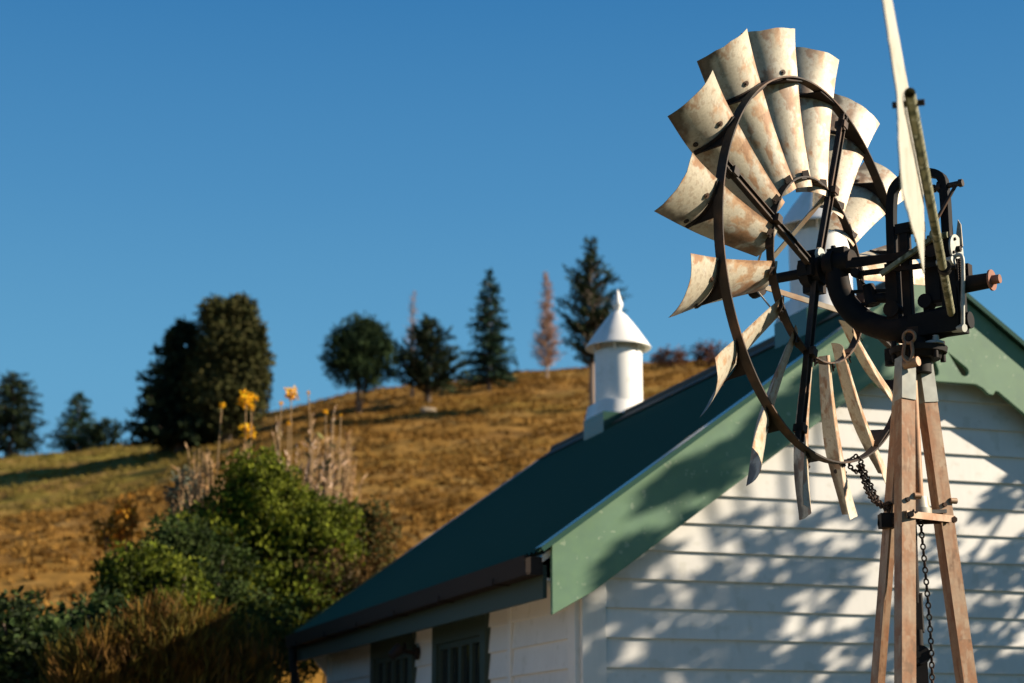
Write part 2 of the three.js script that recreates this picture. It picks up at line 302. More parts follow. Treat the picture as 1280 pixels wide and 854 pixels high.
    sh.holes.push(drop(MID + s * .215, 4.005, .17, s * .75, .034));
    const g = new THREE.ExtrudeGeometry(sh, { depth: .026, bevelEnabled: true, bevelThickness: .003, bevelSize: .003, bevelSegments: 1, curveSegments: 8 });
    g.translate(0, 0, .132);
    mesh('bargeboard', [g], greenPaint, house);
  }
  // eaves
  mesh('fascia', [bx(-.262, -.238, 2.50, 2.69, ZB + .05, .10), bx(W + .238, W + .262, 2.50, 2.69, ZB + .05, .10)], darkGreen, house);
  mesh('soffit', [bx(-.24, 0, 2.60, 2.615, ZB + .05, .10), bx(W, W + .24, 2.60, 2.615, ZB + .05, .10)], soffitMat, house);
  const gutter = () => { const sec = [[0, 2.73], [-.015, 2.73], [-.015, 2.645], [-.085, 2.645], [-.10, 2.74], [-.115, 2.74], [-.098, 2.63], [0, 2.63]]; const g = new THREE.ExtrudeGeometry(new THREE.Shape(sec.map(([x, y]) => new THREE.Vector2(x - .266, y))), { depth: .11 - ZB - .03, bevelEnabled: false }); g.translate(0, 0, ZB + .03); return g; };
  const gut = mesh('gutter', [gutter(), bx(-.37, -.28, 2.64, 2.735, .1, .112)], gutterBrown, house);
  for (let k = 0; k < 6; k++) mesh('gutter_bracket', [bx(-.376, -.27, 2.620, 2.629, -.5 - k * 1.2, -.485 - k * 1.2), bx(-.384, -.375, 2.62, 2.66, -.5 - k * 1.2, -.485 - k * 1.2)], gutterBrown, gut);
  mesh('downpipe', [tube([V(-.32, 2.65, -6.93), V(-.32, 2.55, -6.93), V(-.28, 2.2, -6.93), V(-.28, .1, -6.93)], .04, 30, 10)], gutterBrown, house);
  mesh('eave_bracket', [(() => { const g = plate([[0, 2.60], [-.24, 2.60], [0, 2.32]], .03); g.translate(0, 0, -6.72); return g; })()], whites[1], house);
  // roof ventilators astride the ridge
  for (const [v, label] of [[1.28, 'white roof ventilator behind the windmill wheel'], [5.25, 'white roof ventilator at the far end of the ridge']]) {
    const lathe = (pts, n = 40) => { const g = new THREE.LatheGeometry(pts.map(p => new THREE.Vector2(...p)), n); g.translate(MID, 0, -v); return g; };
    const q = .25, base = (() => { const g = new THREE.CylinderGeometry(.225 * Math.SQRT2, q * Math.SQRT2, .13, 4, 1); g.rotateY(Math.PI / 4); g.translate(MID, RIDGE + .02 + .065, -v); return g; })();
    const o = mesh('ventilator', [lathe([[.222, RIDGE + .13], [.222, 5.30], [.17, 5.31], [.17, 5.42], [.0, 5.42]])], ventWhite, house); o.userData.label = label;
    mesh('ventilator_skirt', [base], ventWhite, o);
    mesh('ventilator_curb', [bx(MID - q - .006, MID + q + .006, RIDGE - .30, RIDGE + .02, -v - q - .006, -v + q + .006)], capGreen, o);
    mesh('ventilator_cone', lathe([[.17, 5.38], [.285, 5.345], [.305, 5.335], [.31, 5.345], [.30, 5.36], [.19, 5.52], [.09, 5.65], [.05, 5.685], [.035, 5.70]]), ventWhite, o);
    mesh('finial', lathe([[.036, 5.69], [.034, 5.72], [.05, 5.75], [.052, 5.77], [.04, 5.80], [.028, 5.84], [.012, 5.90], [0, 5.915]], 20), ventWhite, o);
    for (let k = 0; k < 6; k++) { const a = k / 6 * 6.283; mesh('cone_stay', [bar(V(MID + .215 * Math.cos(a), 5.28, -v + .215 * Math.sin(a)), V(MID + .27 * Math.cos(a), 5.36, -v + .27 * Math.sin(a)), .03, .006)], ventWhite, o); }
  }
}

// ---------------------------------------------------------------- metals of the windmill
const bladeTex = [0, 1, 2, 3].map(k => tex(512, (u, v) => {
  const s = 600 + k * 40, a = fbm(u * 2.2, v * 5, s, 4, 0), b = fbm(u * 5, v * 11, s + 7, 5, 0), w = fbm(u * 3 + b * 1.6, v * 7 + a * 1.6, s + 12, 4, 0), f = fbm(u * 40, v * 110, s + 9, 3, 0), e = Math.min(u, 1 - u);
  let c = mix([.33, .29, .215], [.50, .45, .35], a);
  c = mix(c, [.42, .40, .34], sstep(.55, .7, w) * .6);                                               // zinc still bright
  c = mix(c, [.36, .195, .09], sstep(.50, .68, b * .8 + .16 * sstep(.5, 1, u) + .10 * sstep(.75, 0, v)) * .8);   // rust bloom
  c = mix(c, [.24, .12, .055], sstep(.56, .66, w * .6 + b * .4 + .10 * sstep(.08, 0, e)) * .7);
  c = mix(c, [.075, .055, .036], sstep(.52, .70, a * .45 + b * .35 + .34 * sstep(.42, 0, u) * sstep(.4, 1, v)) * .85);   // sooty grime at the outer windward corner
  c = mix(c, [.16, .09, .05], sstep(.63, .68, fbm(u * 14, v * 36, s + 21, 3, 0)) * .28);
  return c.map(x => x * (.82 + .36 * f));
}));
const bladeMats = bladeTex.map(t => mat({ map: t, roughness: .55, metalness: .15 }));
const ironTex = (base, rust, seed, amt) => tex(256, (u, v) => { const a = fbm(u * 8, v * 8, seed, 4, 8), f = fbm(u * 50, v * 50, seed + 3, 2, 50); return mix(base, rust, sstep(.5 - amt, .75 - amt * .6, a)).map(x => x * (.75 + .5 * f)); });
const darkIron = matte({ map: ironTex([.012, .0095, .009], [.055, .028, .016], 811, .04), roughness: .7 }, .4);
const headIron = matte({ map: ironTex([.006, .0062, .007], [.022, .013, .009], 831, .0), roughness: .7 }, .3);
const rustLeg = mat({ map: tex(512, (u, v) => { const a = fbm(u * 60, v * 9, 851, 4, 0), b = fbm(u * 14, v * 14, 855, 4, 14), f = fbm(u * 130, v * 130, 857, 2, 130); let c = mix([.30, .20, .125], [.25, .115, .05], sstep(.35, .65, b * .6 + a * .4)); c = mix(c, [.17, .09, .045], sstep(.60, .76, a * .5 + fbm(u * 40, v * 30, 861, 3, 0) * .5)); c = mix(c, [.40, .32, .23], sstep(.62, .74, fbm(u * 50, v * 20, 866, 3, 0)) * .35); return c.map(x => x * (.85 + .3 * f)); }), roughness: .55, metalness: .2 });
const greyIron = mat({ map: ironTex([.30, .31, .28], [.26, .20, .13], 871, -.05), roughness: .55, metalness: .2 });
const spokeMat = matte({ map: ironTex([.028, .020, .016], [.085, .045, .025], 881, .05), roughness: .65 }, .5);
const paleStrap = mat({ map: ironTex([.34, .29, .22], [.30, .18, .10], 891, .0), roughness: .6, metalness: .15 });
const redRust = mat({ map: ironTex([.19, .065, .03], [.28, .12, .07], 895, .05), roughness: .7 });
const mossPipe = mat({ map: tex(256, (u, v) => { const a = fbm(u * 30, v * 8, 911, 4, 0), b = fbm(u * 80, v * 30, 915, 3, 0); let c = mix([.25, .23, .15], [.15, .15, .075], a); c = mix(c, [.055, .06, .025], sstep(.52, .66, b)); return mix(c, [.5, .5, .42], sstep(.66, .76, fbm(u * 60, v * 26, 921, 3, 0)) * .8); }), roughness: .85 });
const vaneMat = mat({ map: tex(256, (u, v) => { const a = fbm(u * 10, v * 10, 931, 4, 0), b = fbm(u * 40, v * 40, 935, 3, 0); let c = mix([.42, .405, .34], [.31, .285, .225], a); c = mix(c, [.22, .22, .15], sstep(.60, .75, b) * .7); return mix(c, [.34, .22, .12], sstep(.66, .8, a) * .8); }), roughness: .6 });

// ---------------------------------------------------------------- windmill
const BASE = V(1.36, 0, -6.04), HEAD = V(1.1523, 3.362, -6.2623), TURN = -THREE.MathUtils.degToRad(38);
const mill = thing('windmill', 'rusty multi-bladed farm windmill on a tripod steel tower in front of the cottage gable', 'windmill', BASE.toArray());
const headPart = (name, g, m, parent = mill) => { const o = mesh(name, g, m, parent); if (parent === mill) { o.position.copy(HEAD).sub(BASE); o.rotation.y = TURN; } return o; };
{
  const Z = 0, q = (a, h, w = 0) => V(a, h, w);
  // wheel: local x = shaft towards the gearbox, y up, z to the near side
  const wheel = new THREE.Group(); wheel.name = 'wheel'; wheel.position.copy(HEAD).sub(BASE); wheel.rotation.y = TURN; wheel.rotation.order = 'YXZ'; mill.add(wheel);
  const RO = .719, RI = .345, OFF = THREE.MathUtils.degToRad(15.15), BETA = THREE.MathUtils.degToRad(36);
  const ringGeo = (r, ax, wd, th, wob) => { const P = [], idx = [], n = 144, sec = [[0, 0], [wd, 0], [wd, th], [0, th]]; for (let i = 0; i < n; i++) { const t = i / n * 2 * Math.PI, e = wob * Math.sin(3 * t + 1) + wob * .7 * Math.sin(2 * t); for (const [a, b] of sec) P.push(ax - wd + a + e * .6, (r + b + e) * Math.cos(t), (r + b + e) * Math.sin(t)); } for (let i = 0; i < n; i++) for (let j = 0; j < 4; j++) { const a = i * 4 + j, b = i * 4 + (j + 1) % 4, c = ((i + 1) % n) * 4 + j, d = ((i + 1) % n) * 4 + (j + 1) % 4; idx.push(a, b, c, b, d, c); } const g = new THREE.BufferGeometry(); g.setAttribute('position', new THREE.Float32BufferAttribute(P, 3)); g.setIndex(idx); const k = g.toNonIndexed(); k.computeVertexNormals(); return k; };
  mesh('outer_rim', [ringGeo(RO - .004, .004, .036, .006, .004)], spokeMat, wheel);
  mesh('inner_rim', [ringGeo(RI, -.012, .03, .006, .002)], spokeMat, wheel);
  // one blade: u along the chord (0 at its windward edge), v along the radius
  const R0 = .315, R1 = .915, cb = Math.cos(BETA), sb = Math.sin(BETA), pitch = v => THREE.MathUtils.degToRad(42 - 9 * sstep(.5, 1, v));
  const chordAt = v => .125 + .108 * v, axAt = v => -.058 - .026 * Math.sin(Math.PI * Math.min(1, v / 1.2));
  // returns [axial, radial, tangential]; tangential + = towards smaller angle
  function bladePoint(u, v, lift = 0, bend = 1) {
    const c = chordAt(v), s = u - .5, camber = (.16 * bend) * c * (1 - 4 * s * s) + lift, r = R0 + (R1 - R0) * v, cp = Math.cos(pitch(v)), sp = Math.sin(pitch(v));
    const t = c * s * cp - camber * sp + .02 * c, a = c * s * sp + camber * cp + axAt(v);
    return [a, r, t];
  }
  function bladeGeo(seed) {
    const nu = 14, nv = 16, P = [], U = [], idx = [], r = mulberry(seed), bend = rr(.75, 1.15, r), tip = rr(-.012, .012, r);
    for (const lift of [0, -.0016]) for (let j = 0; j <= nv; j++) for (let i = 0; i <= nu; i++) {
      const u = i / nu, v = j / nv; let [a, rad, t] = bladePoint(u, v, lift, bend);
      const e = v * v; rad += e * tip * (u - .5) * 2 + (j === nv ? (vnoise(u * 7, seed, 3) - .5) * .006 : 0); a += (fbm(u * 3 + seed, v * 4, 8, 2) - .5) * .008 * v;
      P.push(a, rad, -t); U.push(u, v);
    }
    const n = nu + 1, m = n * (nv + 1);
    for (let j = 0; j < nv; j++) for (let i = 0; i < nu; i++) { const a = j * n + i; idx.push(a, a + 1, a + n, a + 1, a + n + 1, a + n); const b = a + m; idx.push(b, b + n, b + 1, b + 1, b + n, b + n + 1); }
    const rim = []; for (let i = 0; i < nu; i++) rim.push(i); for (let j = 0; j < nv; j++) rim.push(j * n + nu); for (let i = nu; i > 0; i--) rim.push(nv * n + i); for (let j = nv; j > 0; j--) rim.push(j * n);
    for (let k = 0; k < rim.length; k++) { const a = rim[k], b = rim[(k + 1) % rim.length]; idx.push(a, b, a + m, b, b + m, a + m); }
    const g = new THREE.BufferGeometry(); g.setAttribute('position', new THREE.Float32BufferAttribute(P, 3)); g.setAttribute('uv', new THREE.Float32BufferAttribute(U, 2)); g.setIndex(idx); g.computeVertexNormals(); return g;
  }
  const bladeGeos = [11, 23, 37, 41, 59].map(bladeGeo);
  const vRim = (RO - R0) / (R1 - R0);
  // bracket: a web in the plane across the radius, from the blade's back to the rim
  const webPts = (v, lift0, ax, half) => { const pts = []; for (let i = 0; i <= 10; i++) { const [a, , t] = bladePoint(.04 + .92 * i / 10, v, lift0); pts.push([a, -t]); } pts.push([ax, -.075], [ax, .05]); return pts; };
  function webGeo(v, th, hole) { const pts = webPts(v, .003, .0, .075), g = plate(pts.map(([a, t]) => [a, t]), th, hole ? [[-.030, -.022, .010]] : []); g.applyMatrix4(new THREE.Matrix4().makeBasis(V(1, 0, 0), V(0, 0, 1), V(0, -1, 0))); g.translate(0, R0 + (R1 - R0) * v, 0); return g; }
  const ribGeo = (v, wd) => { const pts = []; for (let i = 0; i <= 8; i++) { const [a, r, t] = bladePoint(.02 + .96 * i / 8, v, .004); pts.push(V(a, r, -t)); } return sweep(pts, [[-wd, -.002], [wd, -.002], [wd, .002], [-wd, .002]], 16, V(0, 1, 0)); };
  const webBuilt = merge([webGeo(vRim - .012, .005, true), ribGeo(vRim - .012 + .012, .009)]);
  const lugBuilt = merge([(() => { const [a, r, t] = bladePoint(.5, .05, .002); return bx(a - .002, -.012, RI - .002, RI + .004, -t - .02, -t + .02); })(), (() => { const [a, r, t] = bladePoint(.80, .06, .006); const g = new THREE.BoxGeometry(.004, .03, .026); g.rotateX(.1); g.rotateY(-BETA); g.translate(a + .002, r + .01, -t); return g; })(), (() => { const [a, r, t] = bladePoint(.72, .075, .008); return bolt(V(a, r, -t), V(cb, 0, sb), .007, .008); })()]);
  const washBuilt = [[.12, vRim + .05], [.66, vRim + .055]].map(([u, v]) => { const [a, r, t] = bladePoint(u, v, -.001), [a1, , t1] = bladePoint(u - .04, v), [a2, , t2] = bladePoint(u + .04, v), n = V(t2 - t1, 0, a2 - a1).normalize(); return merge([cyl(V(a, r, -t), V(a, r, -t).addScaledVector(n, .002), .010), bolt(V(a, r, -t).addScaledVector(n, .002), n, .0045, .003)]); });
  const r = mulberry(9);
  for (let k = 0; k < 16; k++) {
    const th = OFF + k * Math.PI / 8;                        // angle from up towards +z
    const b = mesh('blade', bladeGeos[(k * 2 + (k >> 2)) % 5], bladeMats[(k * 3 + (k >> 1)) % 4], wheel); b.rotation.x = th + rr(-.012, .012, r);
    const w = mesh('blade_bracket', webBuilt, darkIron, wheel); w.rotation.x = b.rotation.x;
    const l = mesh('blade_lug', lugBuilt, spokeMat, wheel); l.rotation.x = b.rotation.x;
    for (const g of washBuilt) { const s = mesh('washer', g, spokeMat, wheel); s.rotation.x = b.rotation.x; }
  }
  const on = (deg, rad, ax) => { const t = THREE.MathUtils.degToRad(deg); return V(ax, rad * Math.cos(t), rad * Math.sin(t)); };
  for (const d of [-18.6, 71.4, 161.4, 251.4]) {                      // channel-section arms on the gearbox side
    const p = on(d, .035, -.028), e = on(d, RO - .01, -.006), tn = V(0, -Math.sin(d * Math.PI / 180), Math.cos(d * Math.PI / 180));
    const o = tn.clone().multiplyScalar(.013), g = [bar(p, e, .03, .004, tn), bar(p.clone().add(o), e.clone().add(o), .004, .022, tn), bar(p.clone().sub(o), e.clone().sub(o), .004, .022, tn)];
    for (const f of [.47, .9]) g.push(bolt(on(d, RO * f, -.012), V(1, 0, 0), .011, .02), bx(-.03, .012, 0, .03, -.015, .015).applyMatrix4(new THREE.Matrix4().makeRotationX(d * Math.PI / 180)).translate(0, (RO * f) * Math.cos(d * Math.PI / 180), (RO * f) * Math.sin(d * Math.PI / 180)));
    mesh('arm', g, spokeMat, wheel);
  }
  for (const d of [-18.6, -108.6, 161.4, 71.4]) mesh('stay', [bar(on(d, .03, -.285), on(d, RI, -.03), .022, .005, V(0, -Math.sin(d * Math.PI / 180), Math.cos(d * Math.PI / 180)))], paleStrap, wheel);
  // hub and shaft
  mesh('hub', [cyl(q(-.085, 0), q(.0, 0), .052, .056, 20), cyl(q(-.06, 0), q(-.035, 0), .078, .078, 8), bx(-.075, -.01, -.085, .075, -.03, .03), bx(-.07, -.015, -.03, .03, -.08, .07), cyl(q(-.30, 0), q(.02, 0), .019), cyl(q(-.305, 0), q(-.27, 0), .062, .055, 16)], headIron, wheel);
  mesh('hub_plate', [cyl(q(-.012, .052, .012), q(.0, .052, .012), .032, .03, 9), bolt(q(.0, .048, .014), V(1, 0, 0), .011, .012)], greyIron, wheel);

  // head
  const arm = (u) => .044 + .012 * sstep(.55, .8, u);
  headPart('main_casting', [smoothTube([q(.05, .03), q(.052, -.03), q(.07, -.115), q(.135, -.205), q(.24, -.262), q(.36, -.278), q(.52, -.262)], u => .04, u => arm(u)), bx(.34, .53, -.315, -.235, -.045, .04), cyl(q(.50, -.27, -.03), q(.545, -.27, -.03), .03)], headIron);
  headPart('bearing_housing', [cyl(q(.012, .012), q(.12, .012), .046, .042, 20), cyl(q(.03, .012), q(.055, .012), .055, .055, 12), bx(.03, .10, .03, .066, -.03, .03), bolt(q(.05, .062, .015), V(0, 1, 0), .01, .016), bolt(q(.085, .062, -.01), V(0, 1, 0), .01, .012), cyl(q(.10, .012), q(.48, -.02), .015)], headIron);
  headPart('connecting_rod', [bar(q(.11, -.010, .035), q(.46, -.016, .035), .012, .028), bar(q(.16, -.055, .05), q(.47, -.072, .05), .012, .018), cyl(q(.16, -.055, .03), q(.16, -.055, .075), .017), cyl(q(.46, -.03, .0), q(.46, -.03, .08), .022)], headIron);
  headPart('brake_lever', [bar(q(.10, -.102, .0), q(.27, -.125, .0), .012, .012), bar(q(.09, -.155, .0), q(.2, -.16, .0), .012, .01), cyl(q(.175, -.09), q(.19, -.165), .022, .028, 10), cyl(q(.19, -.14), q(.25, -.15), .018), ...links([q(.165, -.06, .05), q(.168, -.085, .03), q(.172, -.1, .02)], .02, .0025, .006)], headIron);
  headPart('guide_frame', [sweep([q(.272, -.24), q(.276, 0), q(.284, .2), q(.296, .25), q(.33, .279), q(.39, .284), q(.45, .279), q(.482, .255), q(.489, .2), q(.490, .05), q(.492, -.06)], [[-.016, -.015], [.016, -.015], [.016, .015], [-.016, .015]], 70), bx(.355, .40, .268, .31, -.03, .03), cyl(q(.33, .285, 0), q(.335, .315, 0), .014, .012, 6), bx(.255, .300, -.25, -.03, -.028, .028), cyl(q(.275, -.2, -.035), q(.275, -.2, .035), .03)], headIron);
  headPart('guide_post', [chamfer(.312, .346, -.25, .108, -.016, .016), bx(.30, .40, .075, .112, -.02, .02), cyl(q(.385, .02), q(.385, .11), .012), bolt(q(.36, .095, .02), V(0, 0, 1), .012, .02), bx(.372, .40, .035, .07, -.015, .015)], headIron);
  headPart('gear_case', [chamfer(.40, .465, -.20, .03, -.05, .02, .008), bx(.39, .41, -.225, -.17, -.04, .015), chamfer(.465, .528, -.235, -.055, -.05, .03, .006), chamfer(.42, .45, .025, .05, -.03, .0), bx(.53, .536, -.30, -.06, .018, .034), cyl(q(.402, -.19, -.02), q(.402, -.19, .03), .026)], headIron);
  { const g = []; for (let k = 0; k < 15; k++) g.push(bx(.532, .542, -.19 + k * .009, -.185 + k * .009, .004, .028)); headPart('gear_teeth', g, headIron); }
  headPart('cover_disc', [cyl(q(.517, -.018, .004), q(.524, -.018, .004), .054, .054, 28)], greyIron);
  for (let k = 0; k < 5; k++) headPart('cover_bolt', [bolt(k ? q(.524, -.018 + .038 * Math.cos(k * 1.57 + .5), .004 + .038 * Math.sin(k * 1.57 + .5)) : q(.524, -.018, .004), V(1, 0, 0), k ? .006 : .012, k ? .006 : .014)], headIron);
  headPart('crank_bow', [tube([q(.512, -.085, .03), q(.53, -.05, .035), q(.551, -.052, .035), q(.554, -.12, .035), q(.548, -.2, .035), q(.542, -.30, .035)], .0075, 40, 8), cyl(q(.50, -.305, .02), q(.548, -.312, .035), .014), cyl(q(.500, -.075, .05), q(.530, -.07, .052), .016), cyl(q(.47, -.07, .055), q(.53, -.068, .06), .011)], greyIron);
  headPart('winch_stub', [cyl(q(.50, -.149), q(.64, -.149), .031, .027, 20), bx(.535, .555, -.16, -.07, -.045, -.01)], headIron);
  headPart('winch_washer', [cyl(q(.638, -.149), q(.645, -.149), .037, .037, 24)], redRust);
  headPart('winch_nut', [cyl(q(.645, -.149), q(.672, -.149), .017, .016, 12)], redRust);
  headPart('adjuster_rod', [cyl(q(.535, .222, .0), q(.462, .075, .045), .0065), cyl(q(.455, .222), q(.545, .222), .010), bolt(q(.545, .222), V(1, 0, 0), .015, .014), cyl(q(.466, .222), q(.480, .222), .022, .022, 6), cyl(q(.44, .222), q(.455, .222), .015, .015, 6)], spokeMat);
  headPart('furl_strut', [bar(q(.455, .035, .03), q(.27, -.085, .09), .016, .016), cyl(q(.44, .035, -.01), q(.47, .035, .06), .02), cyl(q(.425, .035, .02), q(.50, .035, .02), .012)], mossPipe);
  headPart('shield_plate', [(() => { const g = plate([[.46, -.03], [.51, .0], [.508, .08], [.498, .10], [.48, .0]], .005); g.translate(.022, 0, -.03); return g; })()], paleStrap);
  // swivel
  headPart('swivel', [cyl(q(.356, -.44), q(.356, -.28), .042, .046, 18), cyl(q(.356, -.372), q(.356, -.352), .098, .102, 22), cyl(q(.356, -.392), q(.356, -.372), .075, .085, 18), ...[0, 1, 2, 3, 4, 5].map(k => cyl(q(.356 + .085 * Math.cos(k * 1.05 + .4), -.40, .085 * Math.sin(k * 1.05 + .4)), q(.356 + .085 * Math.cos(k * 1.05 + .4), -.325, .085 * Math.sin(k * 1.05 + .4)), .010, .010, 6)), bx(.24, .33, -.385, -.355, -.03, .03), cyl(q(.25, -.40, .01), q(.25, -.34, .01), .018)], darkIron);
  headPart('swivel_lug', [cyl(q(.43, -.352, .03), q(.43, -.342, .03), .034, .03, 16), bolt(q(.44, -.342, .035), V(0, 1, 0), .012, .02)], greyIron);
  headPart('shackle', [new THREE.TorusGeometry(.022, .006, 8, 18).translate(.37, -.33, .1), tube([q(.355, -.35, .105), q(.352, -.40, .112), q(.37, -.42, .112), q(.384, -.395, .11), q(.38, -.352, .105)], .0065, 24, 7), cyl(q(.345, -.425, .095), q(.40, -.42, .10), .017)], rustLeg);
}
{ // tail boom and vane, in world coordinates
  const b0 = V(1.5372, 3.1091, -5.9615), d = V(-.27824, 0, .960512), n = V(-.960512, 0, -.27824), at = (s, h, o = 0) => b0.clone().addScaledVector(d, s).add(V(0, h, 0)).addScaledVector(n, o).sub(BASE);
  const boom = mesh('tail_boom', [cyl(at(-.06, 0), at(2.2, 0), .0135, .0135, 18, true), cyl(at(-.06, 0), at(2.2, 0), .0105, .0105, 18, true), cyl(at(-.07, -.02), at(-.07, .02), .02)], mossPipe, mill);
  mesh('boom_clamp', [cyl(at(.62, 0, -.005), at(.66, 0, -.005), .021, .021, 12), bolt(at(.64, .0, -.02), n.clone().negate(), .009, .02), bolt(at(.64, .015, 0), V(0, 1, 0), .009, .012)], darkIron, boom);
  mesh('boom_bolt', [cyl(at(2.13, -.0, .045), at(2.13, .0, -.03), .008)], darkIron, boom);
  const out = [[1.30, .165], [1.45, .128], [2.0, .135], [2.45, .138], [2.95, .145], [2.9, .05], [2.72, -.01], [2.55, -.05], [2.42, -.08], [2.43, -.15], [2.46, -.22], [2.43, -.305], [2.05, -.288], [1.86, -.268], [1.60, -.276], [1.42, -.1]];
  const r = mulberry(4), pts = []; out.forEach((p, i) => { const e = out[(i + 1) % out.length]; for (let k = 0; k < 5; k++) pts.push([p[0] + (e[0] - p[0]) * k / 5 + (k ? rr(-.006, .006, r) : 0), p[1] + (e[1] - p[1]) * k / 5 + (k ? rr(-.004, .004, r) : 0)]); });
  const g = plate(pts, .003); uvBox(g.index ? g.toNonIndexed() : g);
  g.applyMatrix4(new THREE.Matrix4().makeBasis(d, V(0, 1, 0), d.clone().cross(V(0, 1, 0)))); const p = at(0, 0, .018); g.translate(p.x, p.y, p.z);
  mesh('tail_vane', g, vaneMat, mill);
}
// tower
const legC = h => V(1.405 - .031 * (2.92 - h), h, -6.04), legR = h => .060 + .121 * (2.92 - h);
const legAt = (deg, h) => { const a = deg * Math.PI / 180; return legC(h).add(V(Math.sin(a) * legR(h), 0, Math.cos(a) * legR(h))); };
{
  const L = p => p.clone().sub(BASE);
  const flange = (p, e, f1, f2, w = .05, t = .006) => { const d = e.clone().sub(p), len = d.length(); d.normalize(); const x = f1.clone().addScaledVector(d, -f1.dot(d)).normalize(), y = d.clone().cross(x), k = Math.sign(f2.dot(y)) || 1; const g = new THREE.ExtrudeGeometry(new THREE.Shape([[0, 0], [w, 0], [w, k * t], [0, k * t]].map(q => new THREE.Vector2(...q))), { depth: len, bevelEnabled: true, bevelSize: .001, bevelThickness: .001, bevelSegments: 1 }); g.applyMatrix4(new THREE.Matrix4().makeBasis(x, y, d).setPosition(p)); return g; };
  const angle = (p, e, f1, f2, w = .05, t = .006) => { const d = e.clone().sub(p), len = d.length(); d.normalize(); const x = f1.clone().addScaledVector(d, -f1.dot(d)).normalize(), y = d.clone().cross(x); const s = Math.sign(f2.dot(y)) || 1; const sh = new THREE.Shape([[0, 0], [w, 0], [w, s * t], [t, s * t], [t, s * w], [0, s * w]].map(q => new THREE.Vector2(...q))); const g = new THREE.ExtrudeGeometry(sh, { depth: len, bevelEnabled: true, bevelSize: .0015, bevelThickness: .001, bevelSegments: 1 }); g.applyMatrix4(new THREE.Matrix4().makeBasis(x, y, d).setPosition(p)); return g; };
  const F1 = V(.955, 0, -.295), F2 = V(-.295, 0, -.955), FC1 = V(.30, 0, .95), FC2 = V(.95, 0, -.3), sh = V(-.025, 0, 0);
  for (const [deg, f1, f2, o] of [[-21, F1, F2, V(-.026, 0, .0)], [99, F1, F2, V(-.026, 0, 0)], [-141, FC1, FC2, V(-.01, 0, -.02)]]) {
    const lo = L(legAt(deg, -.05)).add(o), hi = L(legAt(deg, 2.94)).add(o);
    const leg = mesh('leg', [flange(lo, hi, f1, f2)], rustLeg, mill);
    mesh('side_flange', [flange(lo.clone().addScaledVector(f2, .0075), hi.clone().addScaledVector(f2, .0075), f2, f1, .043)], rustLeg, leg);
    const cap = mesh('leg_top', [angle(L(legAt(deg, 2.82)).add(o).addScaledVector(V(.28, 0, .9), .003), L(legAt(deg, 2.975)).add(o).addScaledVector(V(.28, 0, .9), .003), f1, f2, .051, .006)], greyIron, leg);
    for (const h of [2.46]) { const p = L(legAt(deg, h)).add(o).addScaledVector(f1, .02); mesh('leg_bolt', [bolt(p.clone(), V(.295, 0, .955), .009, .008)], darkIron, leg); } mesh('leg_bolt', [cyl(L(legAt(deg, 2.475)).add(o).addScaledVector(f1, .045), L(legAt(deg, 2.475)).add(o).addScaledVector(f1, .07), .011, .011, 8)], rustLeg, leg);
  }
  const h = 2.405, A = L(legAt(-21, h)), B = L(legAt(99, h)), C = L(legAt(-141, h));
  const f = V(.03, 0, .022);
  const brace = (p, e) => { const d = e.clone().sub(p).normalize(), nn = V(-d.z, 0, d.x); return [bar(p, e, .004, .02, nn), bar(p.clone().add(V(0, .012, 0)).addScaledVector(nn, -.015), e.clone().add(V(0, .012, 0)).addScaledVector(nn, -.015), .03, .004, nn)]; };
  mesh('cross_brace', [...brace(A.clone().add(V(-.012, 0, .014)), B.clone().add(V(.02, 0, .014)))], rustLeg, mill);
  mesh('brace_bolt', [bolt(A.clone().add(V(-.002, .0, .016)), V(.1, 0, 1), .012, .012), bar(A.clone().add(V(-.012, -.014, .022)), A.clone().add(V(.01, .016, .022)), .006, .006)], darkIron, mill); mesh('brace_bolt', [bolt(B.clone().add(V(.012, 0, .016)), V(.1, 0, 1), .012, .012)], darkIron, mill);
  mesh('cross_brace', [...brace(C, A), ...brace(B, C), bolt(C.clone().add(V(-.01, .0, .0)), V(-1, 0, 0), .02, .02), bx(C.x - .03, C.x + .02, C.y - .02, C.y + .03, C.z - .01, C.z + .05)], darkIron, mill);
  const p = (x, y, z = -6.05) => L(V(x, y, z));
  mesh('pump_pipe', [cyl(p(1.408, 2.96), p(1.408, 2.44), .017, .017, 16)], rustLeg, mill);
  mesh('pipe_collar', [cyl(p(1.408, 2.445), p(1.408, 2.485), .036, .030, 20), cyl(p(1.408, 2.425), p(1.408, 2.445), .042, .042, 20), bar(p(1.40, 2.432), p(1.50, 2.435), .02, .012)], greyIron, mill);
  const rod = mesh('pump_rod', [cyl(p(1.385, 2.46), p(1.380, 2.12), .012, .012, 10), chamfer(1.36 - BASE.x, 1.402 - BASE.x, 2.02, 2.155, -.05, .0, .006), chamfer(1.357 - BASE.x, 1.375 - BASE.x, 1.985, 2.03, -.05, -.035, .004), chamfer(1.387 - BASE.x, 1.404 - BASE.x, 1.985, 2.03, -.05, -.035, .004), cyl(p(1.381, 1.96), p(1.381, 2.03), .016), bar(p(1.385, 1.95), p(1.405, .02), .042, .012, V(1, 0, 0)), cyl(p(1.381, 1.945, -6.07), p(1.381, 1.945, -6.02), .032, .032, 16), cyl(p(1.366, 1.945, -6.02), p(1.366, 1.945, -6.008), .012)], darkIron, mill);
}
